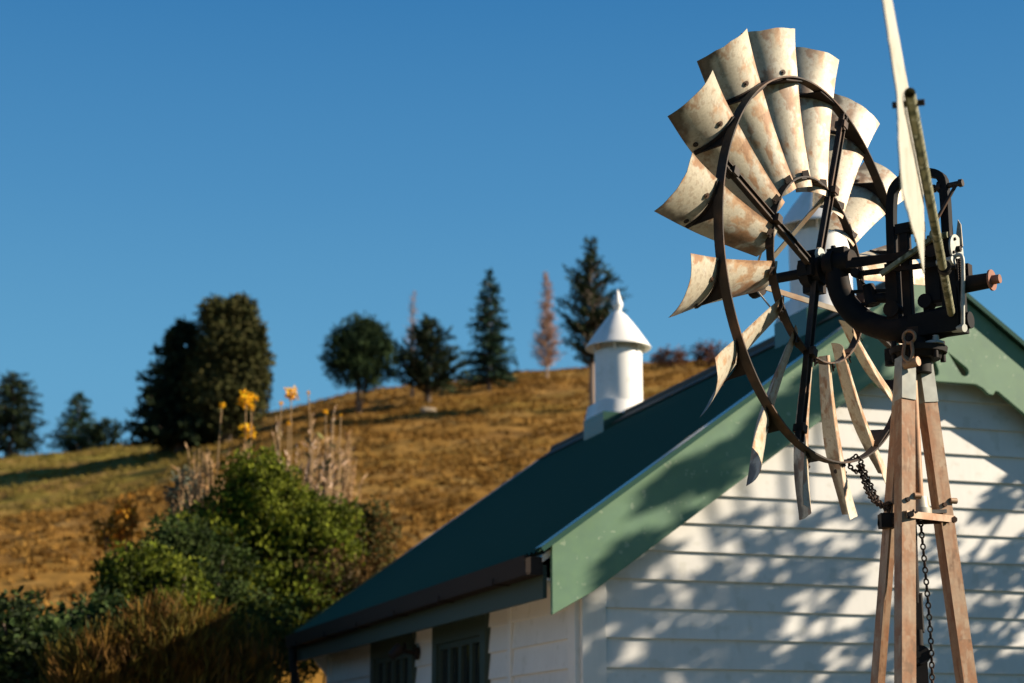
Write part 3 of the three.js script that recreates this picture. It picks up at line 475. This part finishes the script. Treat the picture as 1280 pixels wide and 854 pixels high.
// chains
{
  const q = (a, h, w) => V(a, h, w).applyAxisAngle(V(0, 1, 0), TURN).add(HEAD);
  const top = q(-.01, -.70, -.225), end = legAt(-141, 2.44).add(V(-.005, 0, .05)), g = [];
  for (let k = 0; k < 3; k++) { const m = top.clone().lerp(end, .5).add(V(-.012 + .014 * k, -.035 - .012 * k, .012 * k)); g.push(...links([top.clone().add(V(.004 * k, -.01 * (k % 2), .01 * k)), m, end.clone().add(V(0, .012 * k, .006 * k))], .026, .0034, .0078)); }
  const loop = []; for (let k = 0; k <= 10; k++) { const a = k / 10 * 6.283; loop.push(top.clone().add(V(-.012 + .022 * Math.cos(a), .004 + .028 * Math.sin(a), .012 * Math.sin(a * 2)))); } g.push(...links(loop, .024, .0034, .0078));
  const c1 = mesh(numbered('chain'), g, darkIron, scene); c1.userData = { label: 'doubled rusty chain tying the wheel rim to the tower leg', category: 'chain' };
  const c2 = mesh(numbered('chain'), links([V(1.405, 2.40, -6.03), V(1.412, 2.2, -6.025), V(1.416, 2.0, -6.02), V(1.412, 1.8, -6.02), V(1.412, 1.2, -6.02)], .027, .003, .0075), darkIron, scene); c2.userData = { label: 'single chain hanging straight down beside the pump rod', category: 'chain' };
}

// ---------------------------------------------------------------- plants
// leaves: pairs of triangles with their own tint
class Leaves {
  constructor() { this.P = []; this.C = []; }
  leaf(p, d, n, L, w, c) {
    const s = d.clone().cross(n).normalize(), m = p.clone().addScaledVector(d, L * .5), e = p.clone().addScaledVector(d, L), f = n.clone().multiplyScalar(w * .25);
    const a = m.clone().addScaledVector(s, w).add(f), b = m.clone().addScaledVector(s, -w).add(f);
    this.P.push(...p.toArray(), ...a.toArray(), ...e.toArray(), ...p.toArray(), ...e.toArray(), ...b.toArray());
    for (let i = 0; i < 6; i++) this.C.push(...c);
  }
  build(name, m, parent) { const g = new THREE.BufferGeometry(); g.setAttribute('position', new THREE.Float32BufferAttribute(this.P, 3)); g.setAttribute('color', new THREE.Float32BufferAttribute(this.C, 3)); g.computeVertexNormals(); return mesh(name, g, m, parent); }
}
const leafMat = new THREE.MeshPhysicalMaterial({ vertexColors: true, roughness: 1, side: THREE.DoubleSide, specularIntensity: .15 });
const thinLeaf = new THREE.MeshPhysicalMaterial({ vertexColors: true, roughness: 1, side: THREE.DoubleSide, transmission: .3, thickness: 0, specularIntensity: .2 });
const barkMat = mat({ map: tex(128, (u, v) => { const k = .5 + fbm(u * 16, v * 4, 71, 4, 0); return [.10 * k, .072 * k, .052 * k]; }), roughness: .95 });
const greyBark = mat({ map: tex(128, (u, v) => { const k = .5 + fbm(u * 16, v * 4, 73, 4, 0); return [.20 * k, .15 * k, .12 * k]; }), roughness: .95 });
const dirR = r => { const z = r() * 2 - 1, a = r() * 6.2832, s = Math.sqrt(1 - z * z); return V(s * Math.cos(a), z, s * Math.sin(a)); };
const tint = (pal, r) => { const c = pal[Math.floor(r() * pal.length)], k = .7 + .6 * r(); return c.map(x => x * k); };
function trunkGeo(h, r0, r1, seed, lean = .04) { const r = mulberry(seed), pts = []; for (let i = 0; i <= 5; i++) pts.push(V(rr(-lean, lean, r) * i / 3, -.15 + (h + .15) * i / 5, rr(-lean, lean, r) * i / 3)); const g = smoothTube(pts, u => r0 + (r1 - r0) * u, u => r0 + (r1 - r0) * u, 14, 9); return g; }
function conifer(name, label, x, z, o) {
  const r = mulberry(o.seed), t = thing(name, label, 'tree', [x, groundAt(x, z) - .05, z], 'trees along the hill crest'), L = new Leaves(), H = o.h, br = [];
  for (let k = 0; k < o.levels; k++) {
    const f = (k + r() * .6) / o.levels, y = H * (o.start + (1 - o.start) * f), env = o.w / 2 * o.shape(f) * rr(.8, 1.12, r), nb = Math.max(4, Math.round(o.branches * (1 - .45 * f)));
    for (let b = 0; b < nb; b++) {
      const a = r() * 6.283, len = env * rr(.55, 1.1, r), up = rr(o.up[0], o.up[1], r), d = V(Math.cos(a) * Math.cos(up), Math.sin(up), Math.sin(a) * Math.cos(up)), p0 = V(0, y, 0);
      if (len > .25) br.push(cyl(p0, p0.clone().addScaledVector(d, len * .9), .022 * H / 6, .006, 4, true));
      const n = Math.max(8, Math.round(len * o.dens * 2.2));
      for (let i = 0; i < n; i++) {
        const q = (i + r()) / n; if (q < .12) continue;
        const p = p0.clone().addScaledVector(d, len * q).add(V(0, -o.droop * q * q * len, 0));
        const dd = d.clone().multiplyScalar(.7).add(dirR(r).multiplyScalar(.75)).add(V(0, o.lift, 0)).normalize();
        L.leaf(p, dd, dirR(r), rr(.35, .9, r) * o.leaf, o.leaf * o.wide * .62, tint(o.pal, r));
      }
    }
  }
  for (let i = 0; i < 14; i++) L.leaf(V(0, H * (1 - .012 * i), 0), dirR(r).add(V(0, 1.2, 0)).normalize(), dirR(r), o.leaf * .8, o.leaf * o.wide * .6, tint(o.pal, r));
  mesh('trunk', trunkGeo(H * .97, o.trunk, .02, o.seed), o.bark ?? barkMat, t);
  if (br.length) mesh('branches', br, o.bark ?? barkMat, t);
  L.build('crown', leafMat, t); return t;
}
// broad crown or shrub: clumps of leaves spread through blobs
function clumps(L, blobs, o, r) {
  for (const [x, y, z, rx, ry, rz, n = 1] of blobs) {
    const N = Math.round(o.clumps * n);
    for (let k = 0; k < N; k++) {
      const d = dirR(r), q = Math.pow(r(), .42), c = V(x + d.x * rx * q, y + d.y * ry * q, z + d.z * rz * q), col = tint(o.pal, r), axis = dirR(r).add(V(d.x * .8, o.rise ?? .5, d.z * .8)).normalize();
      for (let i = 0; i < o.per; i++) { const p = c.clone().add(dirR(r).multiplyScalar(o.spread * Math.cbrt(r()))), dd = axis.clone().add(dirR(r).multiplyScalar(o.wild ?? .9)).normalize(); const kk = .8 + .4 * r(); L.leaf(p, dd, dirR(r), o.leaf * rr(.6, 1.2, r), o.leaf * o.wide, col.map(v => v * kk)); }
    }
  }
}
function bush(name, label, category, x, z, o, group) {
  const r = mulberry(o.seed), t = thing(name, label, category, [x, groundAt(x, z) - .04, z], group), L = new Leaves(), st = [];
  if (o.level) o.blobs = o.blobs.map(b => [b[0], b[1] - groundAt(x, z) + .04, ...b.slice(2)]);                  // heights above sea level given
  clumps(L, o.blobs, o, r);
  for (const b of o.blobs) { const n = o.stems ?? 3; for (let k = 0; k < n; k++) st.push(tube([V(rr(-.12, .12, r), 0, rr(-.12, .12, r)), V(b[0] * .5 + rr(-.1, .1, r), b[1] * .55, b[2] * .5 + rr(-.1, .1, r)), V(b[0] + rr(-.5, .5, r) * b[3], b[1] + b[4] * rr(0, .6, r), b[2] + rr(-.5, .5, r) * b[5])], o.stemR ?? .018, 8, 5)); }
  if (o.trunk) st.push(trunkGeo(o.trunkH, o.trunk, o.trunk * .5, o.seed, .05));
  mesh(o.trunk ? 'trunk' : 'stems', st, barkMat, t);
  L.build(o.trunk ? 'crown' : 'foliage', o.thin ? thinLeaf : leafMat, t); return t;
}
const pine = [[.014, .024, .014], [.02, .032, .016], [.03, .042, .018]], fir = [[.022, .045, .026], [.03, .058, .03], [.018, .036, .022]], olive = [[.058, .058, .02], [.038, .042, .014], [.08, .074, .028]];
const cone = p => f => Math.pow(1 - f, p) * .98 + .03, egg = (lo, hi) => f => Math.pow(Math.sin(Math.PI * Math.min(1, lo + (1 - lo) * f)), hi) + .04;
conifer('pine_tree', 'dark pine standing furthest from the cottage, next to a slim conifer', -25.4, -88, { seed: 101, h: 4.2, w: 3.1, start: .08, levels: 26, branches: 13, up: [-.1, .35], dens: 14, droop: .1, leaf: .34, wide: .2, lift: .15, shape: f => .35 + .65 * Math.sin(Math.PI * (.25 + .72 * f)), pal: pine, trunk: .12 });
conifer('pine_tree', 'slim small conifer between the dark pine and a low round bush', -22.3, -89, { seed: 102, h: 3.3, w: 3.6, start: .02, levels: 24, branches: 11, up: [-.05, .3], dens: 13, droop: .1, leaf: .3, wide: .2, lift: .15, shape: cone(.75), pal: fir, trunk: .09 });
bush('round_bush', 'low dark round bush beside the broad black conifer on the hill', 'bush', -20.6, -88, { seed: 103, blobs: [[0, .85, 0, .75, .85, .7]], clumps: 150, per: 7, spread: .2, leaf: .22, wide: .3, pal: pine, stems: 4 });
conifer('pine_tree', 'broad black conifer with low wide skirt, overlapping the big olive tree', -13.7, -71.5, { seed: 104, h: 5.6, w: 5.4, start: .05, levels: 36, branches: 17, up: [0, .35], dens: 15, droop: .12, leaf: .42, wide: .22, lift: .12, shape: f => Math.pow(1 - f, .62) * (.75 + .25 * f) + .03, pal: pine, trunk: .2 });
bush('olive_tree', 'tallest, broad olive-green tree behind the black conifer on the hill', 'tree', -11.7, -71, { seed: 105, trunk: .26, trunkH: 4.5, blobs: [[-.1, 1.9, 0, 1.75, 1.6, 1.6, 1.3], [0, 3.9, 0, 1.35, 1.5, 1.3, 1.1], [-.55, 5.3, .1, .6, .8, .7, .45], [.35, 5.45, 0, .6, .66, .7, .4], [1.05, 3.0, .2, .6, 1.6, .7, .5], [-1.0, 2.8, .3, .7, 1.1, .7, .5], [.85, 4.5, 0, .42, .7, .5, .3]], clumps: 520, per: 14, spread: .34, leaf: .22, wide: .26, pal: olive, stems: 3, stemR: .05 }, 'trees along the hill crest');
bush('round_pine', 'dark ball-shaped tree on a bare thin trunk with its shadow on the slope', 'tree', -6.41, -72.1, { seed: 106, trunk: .10, trunkH: 3, blobs: [[0, 2.45, 0, 1.55, 1.35, 1.55, 1.5], [-.1, 3.4, 0, .95, .9, .95, .6], [.5, 3.2, 0, .8, .9, .8, .35]], clumps: 420, per: 13, spread: .26, leaf: .24, wide: .14, rise: .9, pal: [[.014, .026, .013], [.022, .038, .015], [.03, .048, .018]], stems: 3, stemR: .03 }, 'trees along the hill crest');
conifer('spreading_pine', 'squat dark pine with spreading ragged branches beside the ball-shaped tree', -3.55, -73.0, { seed: 107, h: 3.7, w: 4.2, start: .10, levels: 22, branches: 11, up: [.25, .75], dens: 15, droop: .05, leaf: .34, wide: .18, lift: .3, shape: f => Math.pow(1 - f, .7) * 1.1 + .05, pal: pine, trunk: .13 });
conifer('bare_larch', 'leafless pinkish larch poking up behind the squat dark pine', -4.6, -79.5, { seed: 108, h: 5.0, w: 1.5, start: .25, levels: 20, branches: 7, up: [.3, .8], dens: 9, droop: 0, leaf: .3, wide: .05, lift: .4, shape: cone(.7), pal: [[.34, .20, .15], [.30, .2, .17]], trunk: .06, bark: greyBark });
conifer('fir_tree', 'narrow pointed fir tree with tidy tiers and a shadow at its foot', -1.05, -78.3, { seed: 109, h: 5.75, w: 2.9, start: .08, levels: 34, branches: 12, up: [-.15, .2], dens: 15, droop: .05, leaf: .3, wide: .2, lift: .1, shape: cone(.72), pal: fir, trunk: .12 });
conifer('bare_larch', 'orange-brown slender larch beside the tall ragged pine', 1.75, -86.5, { seed: 110, h: 5.4, w: 2.0, start: .10, levels: 38, branches: 11, up: [.1, .7], dens: 14, droop: 0, leaf: .28, wide: .09, lift: .35, shape: f => f < .1 ? .55 + f * 4.5 : f < .3 ? 1 : .62 * Math.pow((1 - f) / .7, .6) + .03, pal: [[.42, .22, .10], [.36, .21, .13], [.40, .25, .17]], trunk: .07, bark: greyBark });
conifer('tall_pine', 'tall ragged pine with upswept branches on a pale bare trunk', 3.1, -66.3, { seed: 111, h: 6.7, w: 3.3, start: .24, levels: 26, branches: 12, up: [.3, .8], dens: 15, droop: 0, leaf: .34, wide: .17, lift: .3, shape: f => f > .82 ? .16 : f < .12 ? .45 + f * 3.5 : f < .5 ? 1 : 1 - (f - .5) * 1.9, pal: [[.022, .036, .016], [.034, .05, .02], [.018, .03, .016]], trunk: .13, bark: greyBark });
bush('rusty_shrub', 'low rust-coloured scrub on the skyline beside the far roof ventilator', 'bush', 8.1, -88, { seed: 112, blobs: [[0, .5, 0, 1.0, .55, .7]], clumps: 110, per: 7, spread: .2, leaf: .2, wide: .25, pal: [[.16, .075, .045], [.12, .06, .04]], stems: 4 });
bush('rusty_shrub', 'darker red-brown scrub mound where the skyline meets the roof', 'bush', 10.0, -87, { seed: 113, blobs: [[0, .6, 0, .95, .65, .7]], clumps: 120, per: 7, spread: .2, leaf: .2, wide: .25, pal: [[.11, .04, .028], [.09, .045, .03]], stems: 4 });
{ const g = new THREE.IcosahedronGeometry(.28, 3), p = g.attributes.position; for (let i = 0; i < p.count; i++) { const v = V().fromBufferAttribute(p, i), k = .75 + .5 * fbm(v.x * 4 + 9, v.y * 4 + v.z * 3 + 9, 3, 3); p.setXYZ(i, v.x * k * 1.3, v.y * k * .8, v.z * k); } g.computeVertexNormals();
  const o = mesh('rock', g, mat({ color: lin(.24, .19, .13), roughness: .95 }), scene); o.position.set(-3.36, groundAt(-3.36, -69.2) + .07, -69.2); o.userData = { label: 'small pale rock on the slope below the squat pine', category: 'rock' }; }

// garden shrubs beside and behind the cottage
const leafy = [[.095, .118, .009], [.065, .085, .007], [.135, .155, .013], [.042, .056, .006]];
const garden = 'shrubs beside the cottage';
bush('green_shrub', 'largest bright green leafy shrub behind the far roof corner', 'shrub', -2.66, -19.2, { seed: 201, level: 1, blobs: [[0, 3.95, 0, .80, .70, .6, 1.6], [-.1, 4.5, .1, .42, .36, .4, .6], [.55, 3.85, 0, .5, .6, .5, .9], [-.65, 3.7, .2, .5, .6, .5, .9], [.1, 3.1, .5, .95, .6, .5, 1.1]], clumps: 330, per: 18, spread: .12, leaf: .066, wide: .3, rise: 1.3, wild: .7, pal: leafy, thin: true, stems: 5, stemR: .014 }, garden);
bush('green_shrub', 'small rounded green shrub in front of the orange-gold autumn shrub', 'shrub', -3.62, -17.2, { seed: 202, level: 1, blobs: [[0, 3.25, 0, .42, .42, .4, 1], [.3, 3.1, 0, .35, .5, .35, .8], [-.1, 2.7, .1, .5, .4, .4, .7]], clumps: 240, per: 18, spread: .11, leaf: .062, wide: .32, rise: .5, pal: leafy, thin: true, stems: 5, stemR: .014 }, garden);
bush('green_shrub', 'dark-leaved shrub mass between the two brighter green shrubs', 'shrub', -3.2, -18.3, { seed: 203, level: 1, blobs: [[0, 3.2, 0, .6, .75, .4, 1.3], [-.3, 3.75, 0, .35, .35, .35, .5], [.7, 2.75, .2, .7, .5, .4, 1]], clumps: 250, per: 18, spread: .12, leaf: .062, wide: .3, rise: .5, pal: [[.035, .058, .012], [.025, .042, .01], [.05, .072, .016]], thin: true, stems: 5, stemR: .014 }, garden);
bush('heath_shrub', 'feathery olive-brown heath shrub with upright plumes at the foot of the green shrubs', 'shrub', -2.72, -14.2, { seed: 204, level: 1, blobs: [[0, 2.38, 0, .55, .42, .4, 1.3], [-.5, 2.2, .1, .42, .42, .4, 1], [.45, 2.2, 0, .42, .45, .4, 1], [.05, 1.6, .1, .95, .6, .5, 1]], clumps: 270, per: 12, spread: .1, leaf: .15, wide: .06, rise: 2.4, wild: .45, pal: [[.12, .066, .010], [.095, .068, .010], [.135, .068, .015], [.075, .06, .010]], thin: true, stems: 6, stemR: .012 }, garden);
bush('dark_shrub', 'shaded dark green shrub in the hollow outside the feathery heath shrub', 'shrub', -3.75, -14.6, { seed: 205, level: 1, blobs: [[0, 2.2, 0, .45, .45, .4, 1.1], [-.3, 2.5, 0, .25, .4, .4, .7], [.35, 2.2, -.1, .4, .4, .4, .8], [-.7, 2.4, 0, .5, .6, .4, .9], [0, 1.5, 0, .9, .5, .5, .9], [.25, 2.62, -.7, .4, .34, .35, .8], [.6, 2.5, -.9, .4, .4, .35, .8]], clumps: 190, per: 12, spread: .14, leaf: .085, wide: .3, rise: .5, pal: [[.03, .052, .014], [.045, .066, .016], [.02, .032, .01]], thin: true, stems: 5, stemR: .014 }, garden);
bush('brown_shrub', 'brown-leaved shrub between the big green shrub and the dry hill', 'shrub', -1.7, -21.2, { seed: 206, level: 1, blobs: [[0, 4.15, 0, .32, .5, .3, 1], [.1, 3.6, 0, .4, .4, .3, .7]], clumps: 150, per: 11, spread: .11, leaf: .085, wide: .25, pal: [[.075, .062, .016], [.10, .055, .016], [.045, .048, .013]], thin: true, stems: 5, stemR: .012 }, garden);
bush('brown_shrub', 'russet shrub directly behind the far gutter corner', 'shrub', -1.9, -18.9, { seed: 207, level: 1, blobs: [[0, 3.3, .1, .42, .5, .3, 1], [.3, 2.9, .1, .4, .5, .3, .7]], clumps: 160, per: 11, spread: .11, leaf: .09, wide: .2, rise: 1.2, pal: [[.10, .055, .016], [.075, .05, .015], [.055, .038, .013]], thin: true, stems: 5, stemR: .012 }, garden);
bush('grey_shrub', 'grey-green bushy plant above the green shrubs, below the flower stalks', 'shrub', -4.1, -22, { seed: 208, level: 1, blobs: [[0, 4.75, 0, .2, .4, .2, 1]], clumps: 130, per: 10, spread: .1, leaf: .1, wide: .16, rise: 1, pal: [[.09, .10, .075], [.07, .08, .058]], stems: 5, stemR: .01 }, garden);
bush('golden_shrub', 'small orange-gold autumn shrub on the edge of the dry slope', 'shrub', -4.85, -22, { seed: 209, level: 1, blobs: [[0, 4.55, 0, .13, .3, .15, .8], [-.2, 4.3, 0, .2, .2, .15, .5]], clumps: 60, per: 9, spread: .08, leaf: .085, wide: .35, pal: [[.62, .31, .03], [.5, .22, .03], [.3, .16, .03]], thin: true, stems: 4, stemR: .01 }, garden);
function reeds(label, x, z, h, w, n, seed, pal) {
  const r = mulberry(seed), t = thing('dry_reeds', label, 'dry stalks', [x, groundAt(x, z) - .03, z], 'dry stalks in the garden'), L = new Leaves(), st = [];
  for (let k = 0; k < n; k++) { const a = V(rr(-w, w, r) * .6, 0, rr(-.2, .2, r)), l = rr(.55, 1, r) * h, e = a.clone().add(V(rr(-w, w, r) * .7, l, rr(-.15, .15, r))); st.push(tube([a, a.clone().lerp(e, .5).add(V(rr(-.05, .05, r), 0, 0)), e], .006, 5, 4)); for (let i = 0; i < 16; i++) { const f = rr(.35, 1, r); L.leaf(a.clone().lerp(e, f), V(rr(-.5, .5, r), rr(.2, 1.2, r), rr(-.5, .5, r)).normalize(), dirR(r), rr(.06, .15, r), .009, tint(pal, r)); } }
  mesh('stalks', st, strawMat, t); L.build('plumes', leafMat, t);
}
const strawMat = mat({ color: lin(.27, .175, .085), roughness: 1 });
const straw = [[.34, .20, .10], [.28, .16, .075], [.40, .26, .15]];
reeds('pinkish straw stalks between the big green shrub and the brown shrub', -2.35, -22.3, 2.1, .40, 90, 301, straw);
reeds('thin straw stalks around the yellow flowers', -3.45, -19.8, 1.75, .42, 50, 302, straw);
reeds('loose pale seed-head stalks against the sky', -2.35, -20.4, 2.2, .4, 26, 303, [[.45, .31, .22], [.5, .38, .3]]);
function flowerPlant(label, x, z, heads, seed) {
  const r = mulberry(seed), t = thing('yellow_flower', label, 'flower', [x, groundAt(x, z) - .03, z], 'tall yellow flowers');
  const st = [], pet = [[.78, .42, .012], [.85, .5, .02], [.7, .34, .01]];
  for (const [dx, h, s] of heads) {
    const top = V(dx, h, rr(-.1, .1, r)); st.push(tube([V(dx * .3, 0, 0), V(dx * .7 + rr(-.04, .04, r), h * .55, 0), top], .007, 8, 5));
    const L = new Leaves(); for (let i = 0; i < 70; i++) { const d = dirR(r).add(V(0, .45, 0)).normalize(), p = top.clone().add(dirR(r).multiplyScalar(s * .75 * Math.cbrt(r()))); L.leaf(p, d, dirR(r), s * rr(.5, .9, r), s * .16, tint(pet, r).map(v => Math.min(.9, v))); } L.build('flower_head', thinLeaf, t);
    const G = new Leaves(); for (let i = 0; i < 10; i++) { const f = rr(.3, .9, r); G.leaf(V(dx * f, h * f, 0), V(rr(-1, 1, r), .4, rr(-1, 1, r)).normalize(), dirR(r), .14, .025, tint([[.22, .16, .07], [.14, .13, .05]], r)); } G.build('leaves', leafMat, t);
  }
  mesh('stem', st, strawMat, t);
}
const yb = (x, z) => groundAt(x, z);
{ const H = (x, z, y) => y - yb(x, z) + .03;
  flowerPlant('tallest yellow flower stalk with two big bright flower clusters', -2.98, -19.3, [[0, H(-2.98, -19.3, 5.52), .105], [.025, H(-2.98, -19.3, 5.16), .10], [.07, H(-2.98, -19.3, 5.42), .04]], 401);
  flowerPlant('yellow flower stalk with one round head beside the ball-shaped tree', -2.5, -19.5, [[0, H(-2.5, -19.5, 5.62), .09], [-.1, H(-2.5, -19.5, 5.5), .03], [-.02, H(-2.5, -19.5, 5.28), .03]], 402);
  flowerPlant('small dim yellow flower stalk before the olive tree', -3.3, -19.6, [[0, H(-3.3, -19.6, 5.52), .04], [.4, H(-3.3, -19.6, 5.58), .04]], 403);
  flowerPlant('low thin stalk with tiny orange buds against the dry hill', -2.15, -19.9, [[0, H(-2.15, -19.9, 5.5), .035], [.18, H(-2.15, -19.9, 5.45), .02], [-.2, H(-2.15, -19.9, 5.72), .025]], 404);
}

// the broad-leaved tree east of the cottage whose shade dapples the gable
{
  const x = 7.5, z = -10.0, r = mulberry(501), t = thing('shade_tree', 'broad-leaved tree on the sunny side of the cottage, dappling its gable with shade', 'tree', [x, 0, z]), L = new Leaves();
  const o = { clumps: 46, per: 11, spread: .045, leaf: .075, wide: .42, pal: leafy, wild: 1.2 };
  // boughs: [sideways, height, depth, half width, half height, fullness]
  const boughs = [
    [3.4, 2.2, 0, .50, .44, 2.6], [2.65, 2.0, .4, .40, .32, 1.2], [2.0, 2.0, .2, .36, .36, .7], [1.3, 2.05, -.3, .40, .34, 1.0], [.7, 2.1, .2, .32, .34, .9], [.1, 2.15, 0, .26, .36, .9],
    [3.4, 2.85, -.3, .36, .34, .85], [2.7, 2.6, .3, .34, .3, .45], [2.1, 2.6, -.2, .3, .26, .3], [3.85, 3.2, .2, .3, .3, 1.2], [1.5, 2.6, .3, .34, .24, .36], [.9, 2.6, 0, .26, .22, .28], [.3, 2.6, -.3, .18, .2, .26], [1.9, 3.0, .1, .3, .2, .14], [1.2, 2.95, -.2, .26, .2, .12], [2.95, 3.2, -.1, .24, .2, .26],
    [-.12, 2.5, .1, .07, .10, .4], [.14, 2.98, .4, .08, .12, .3], [.42, 3.08, -.2, .09, .12, .4], [.8, 3.3, .2, .09, .13, .4], [1.05, 3.55, .3, .09, .13, .35], [1.4, 3.72, 0, .10, .13, .4], [1.65, 3.98, 0, .10, .13, .35], [2.9, 1.3, 0, .5, .5, 2.2], [1.2, 1.3, .2, .6, .5, 2.2], [4.5, 2.4, 0, .4, .7, 2.2]];
  const blobs = boughs.map(([u, h, d, a, b, n]) => { const gx = KX + CU * u, gz = KZ - SU * u, k = (x + d - gx) / sunDir.x; return [gx + sunDir.x * k - x, h + sunDir.y * k, gz + sunDir.z * k - z, a, b, a * .55, n]; });
  clumps(L, blobs, o, r);
  const st = [trunkGeo(4.4, .22, .10, 77, .1)]; for (const b of blobs) st.push(tube([V(0, rr(2.4, 4, r), 0), V(b[0] * .5, b[1] * .5 + 2.0, b[2] * .5), V(b[0], b[1], b[2])], .014, 10, 6));
  mesh('trunk', st, barkMat, t); L.build('crown', leafMat, t);
}

renderer.render(scene, camera);
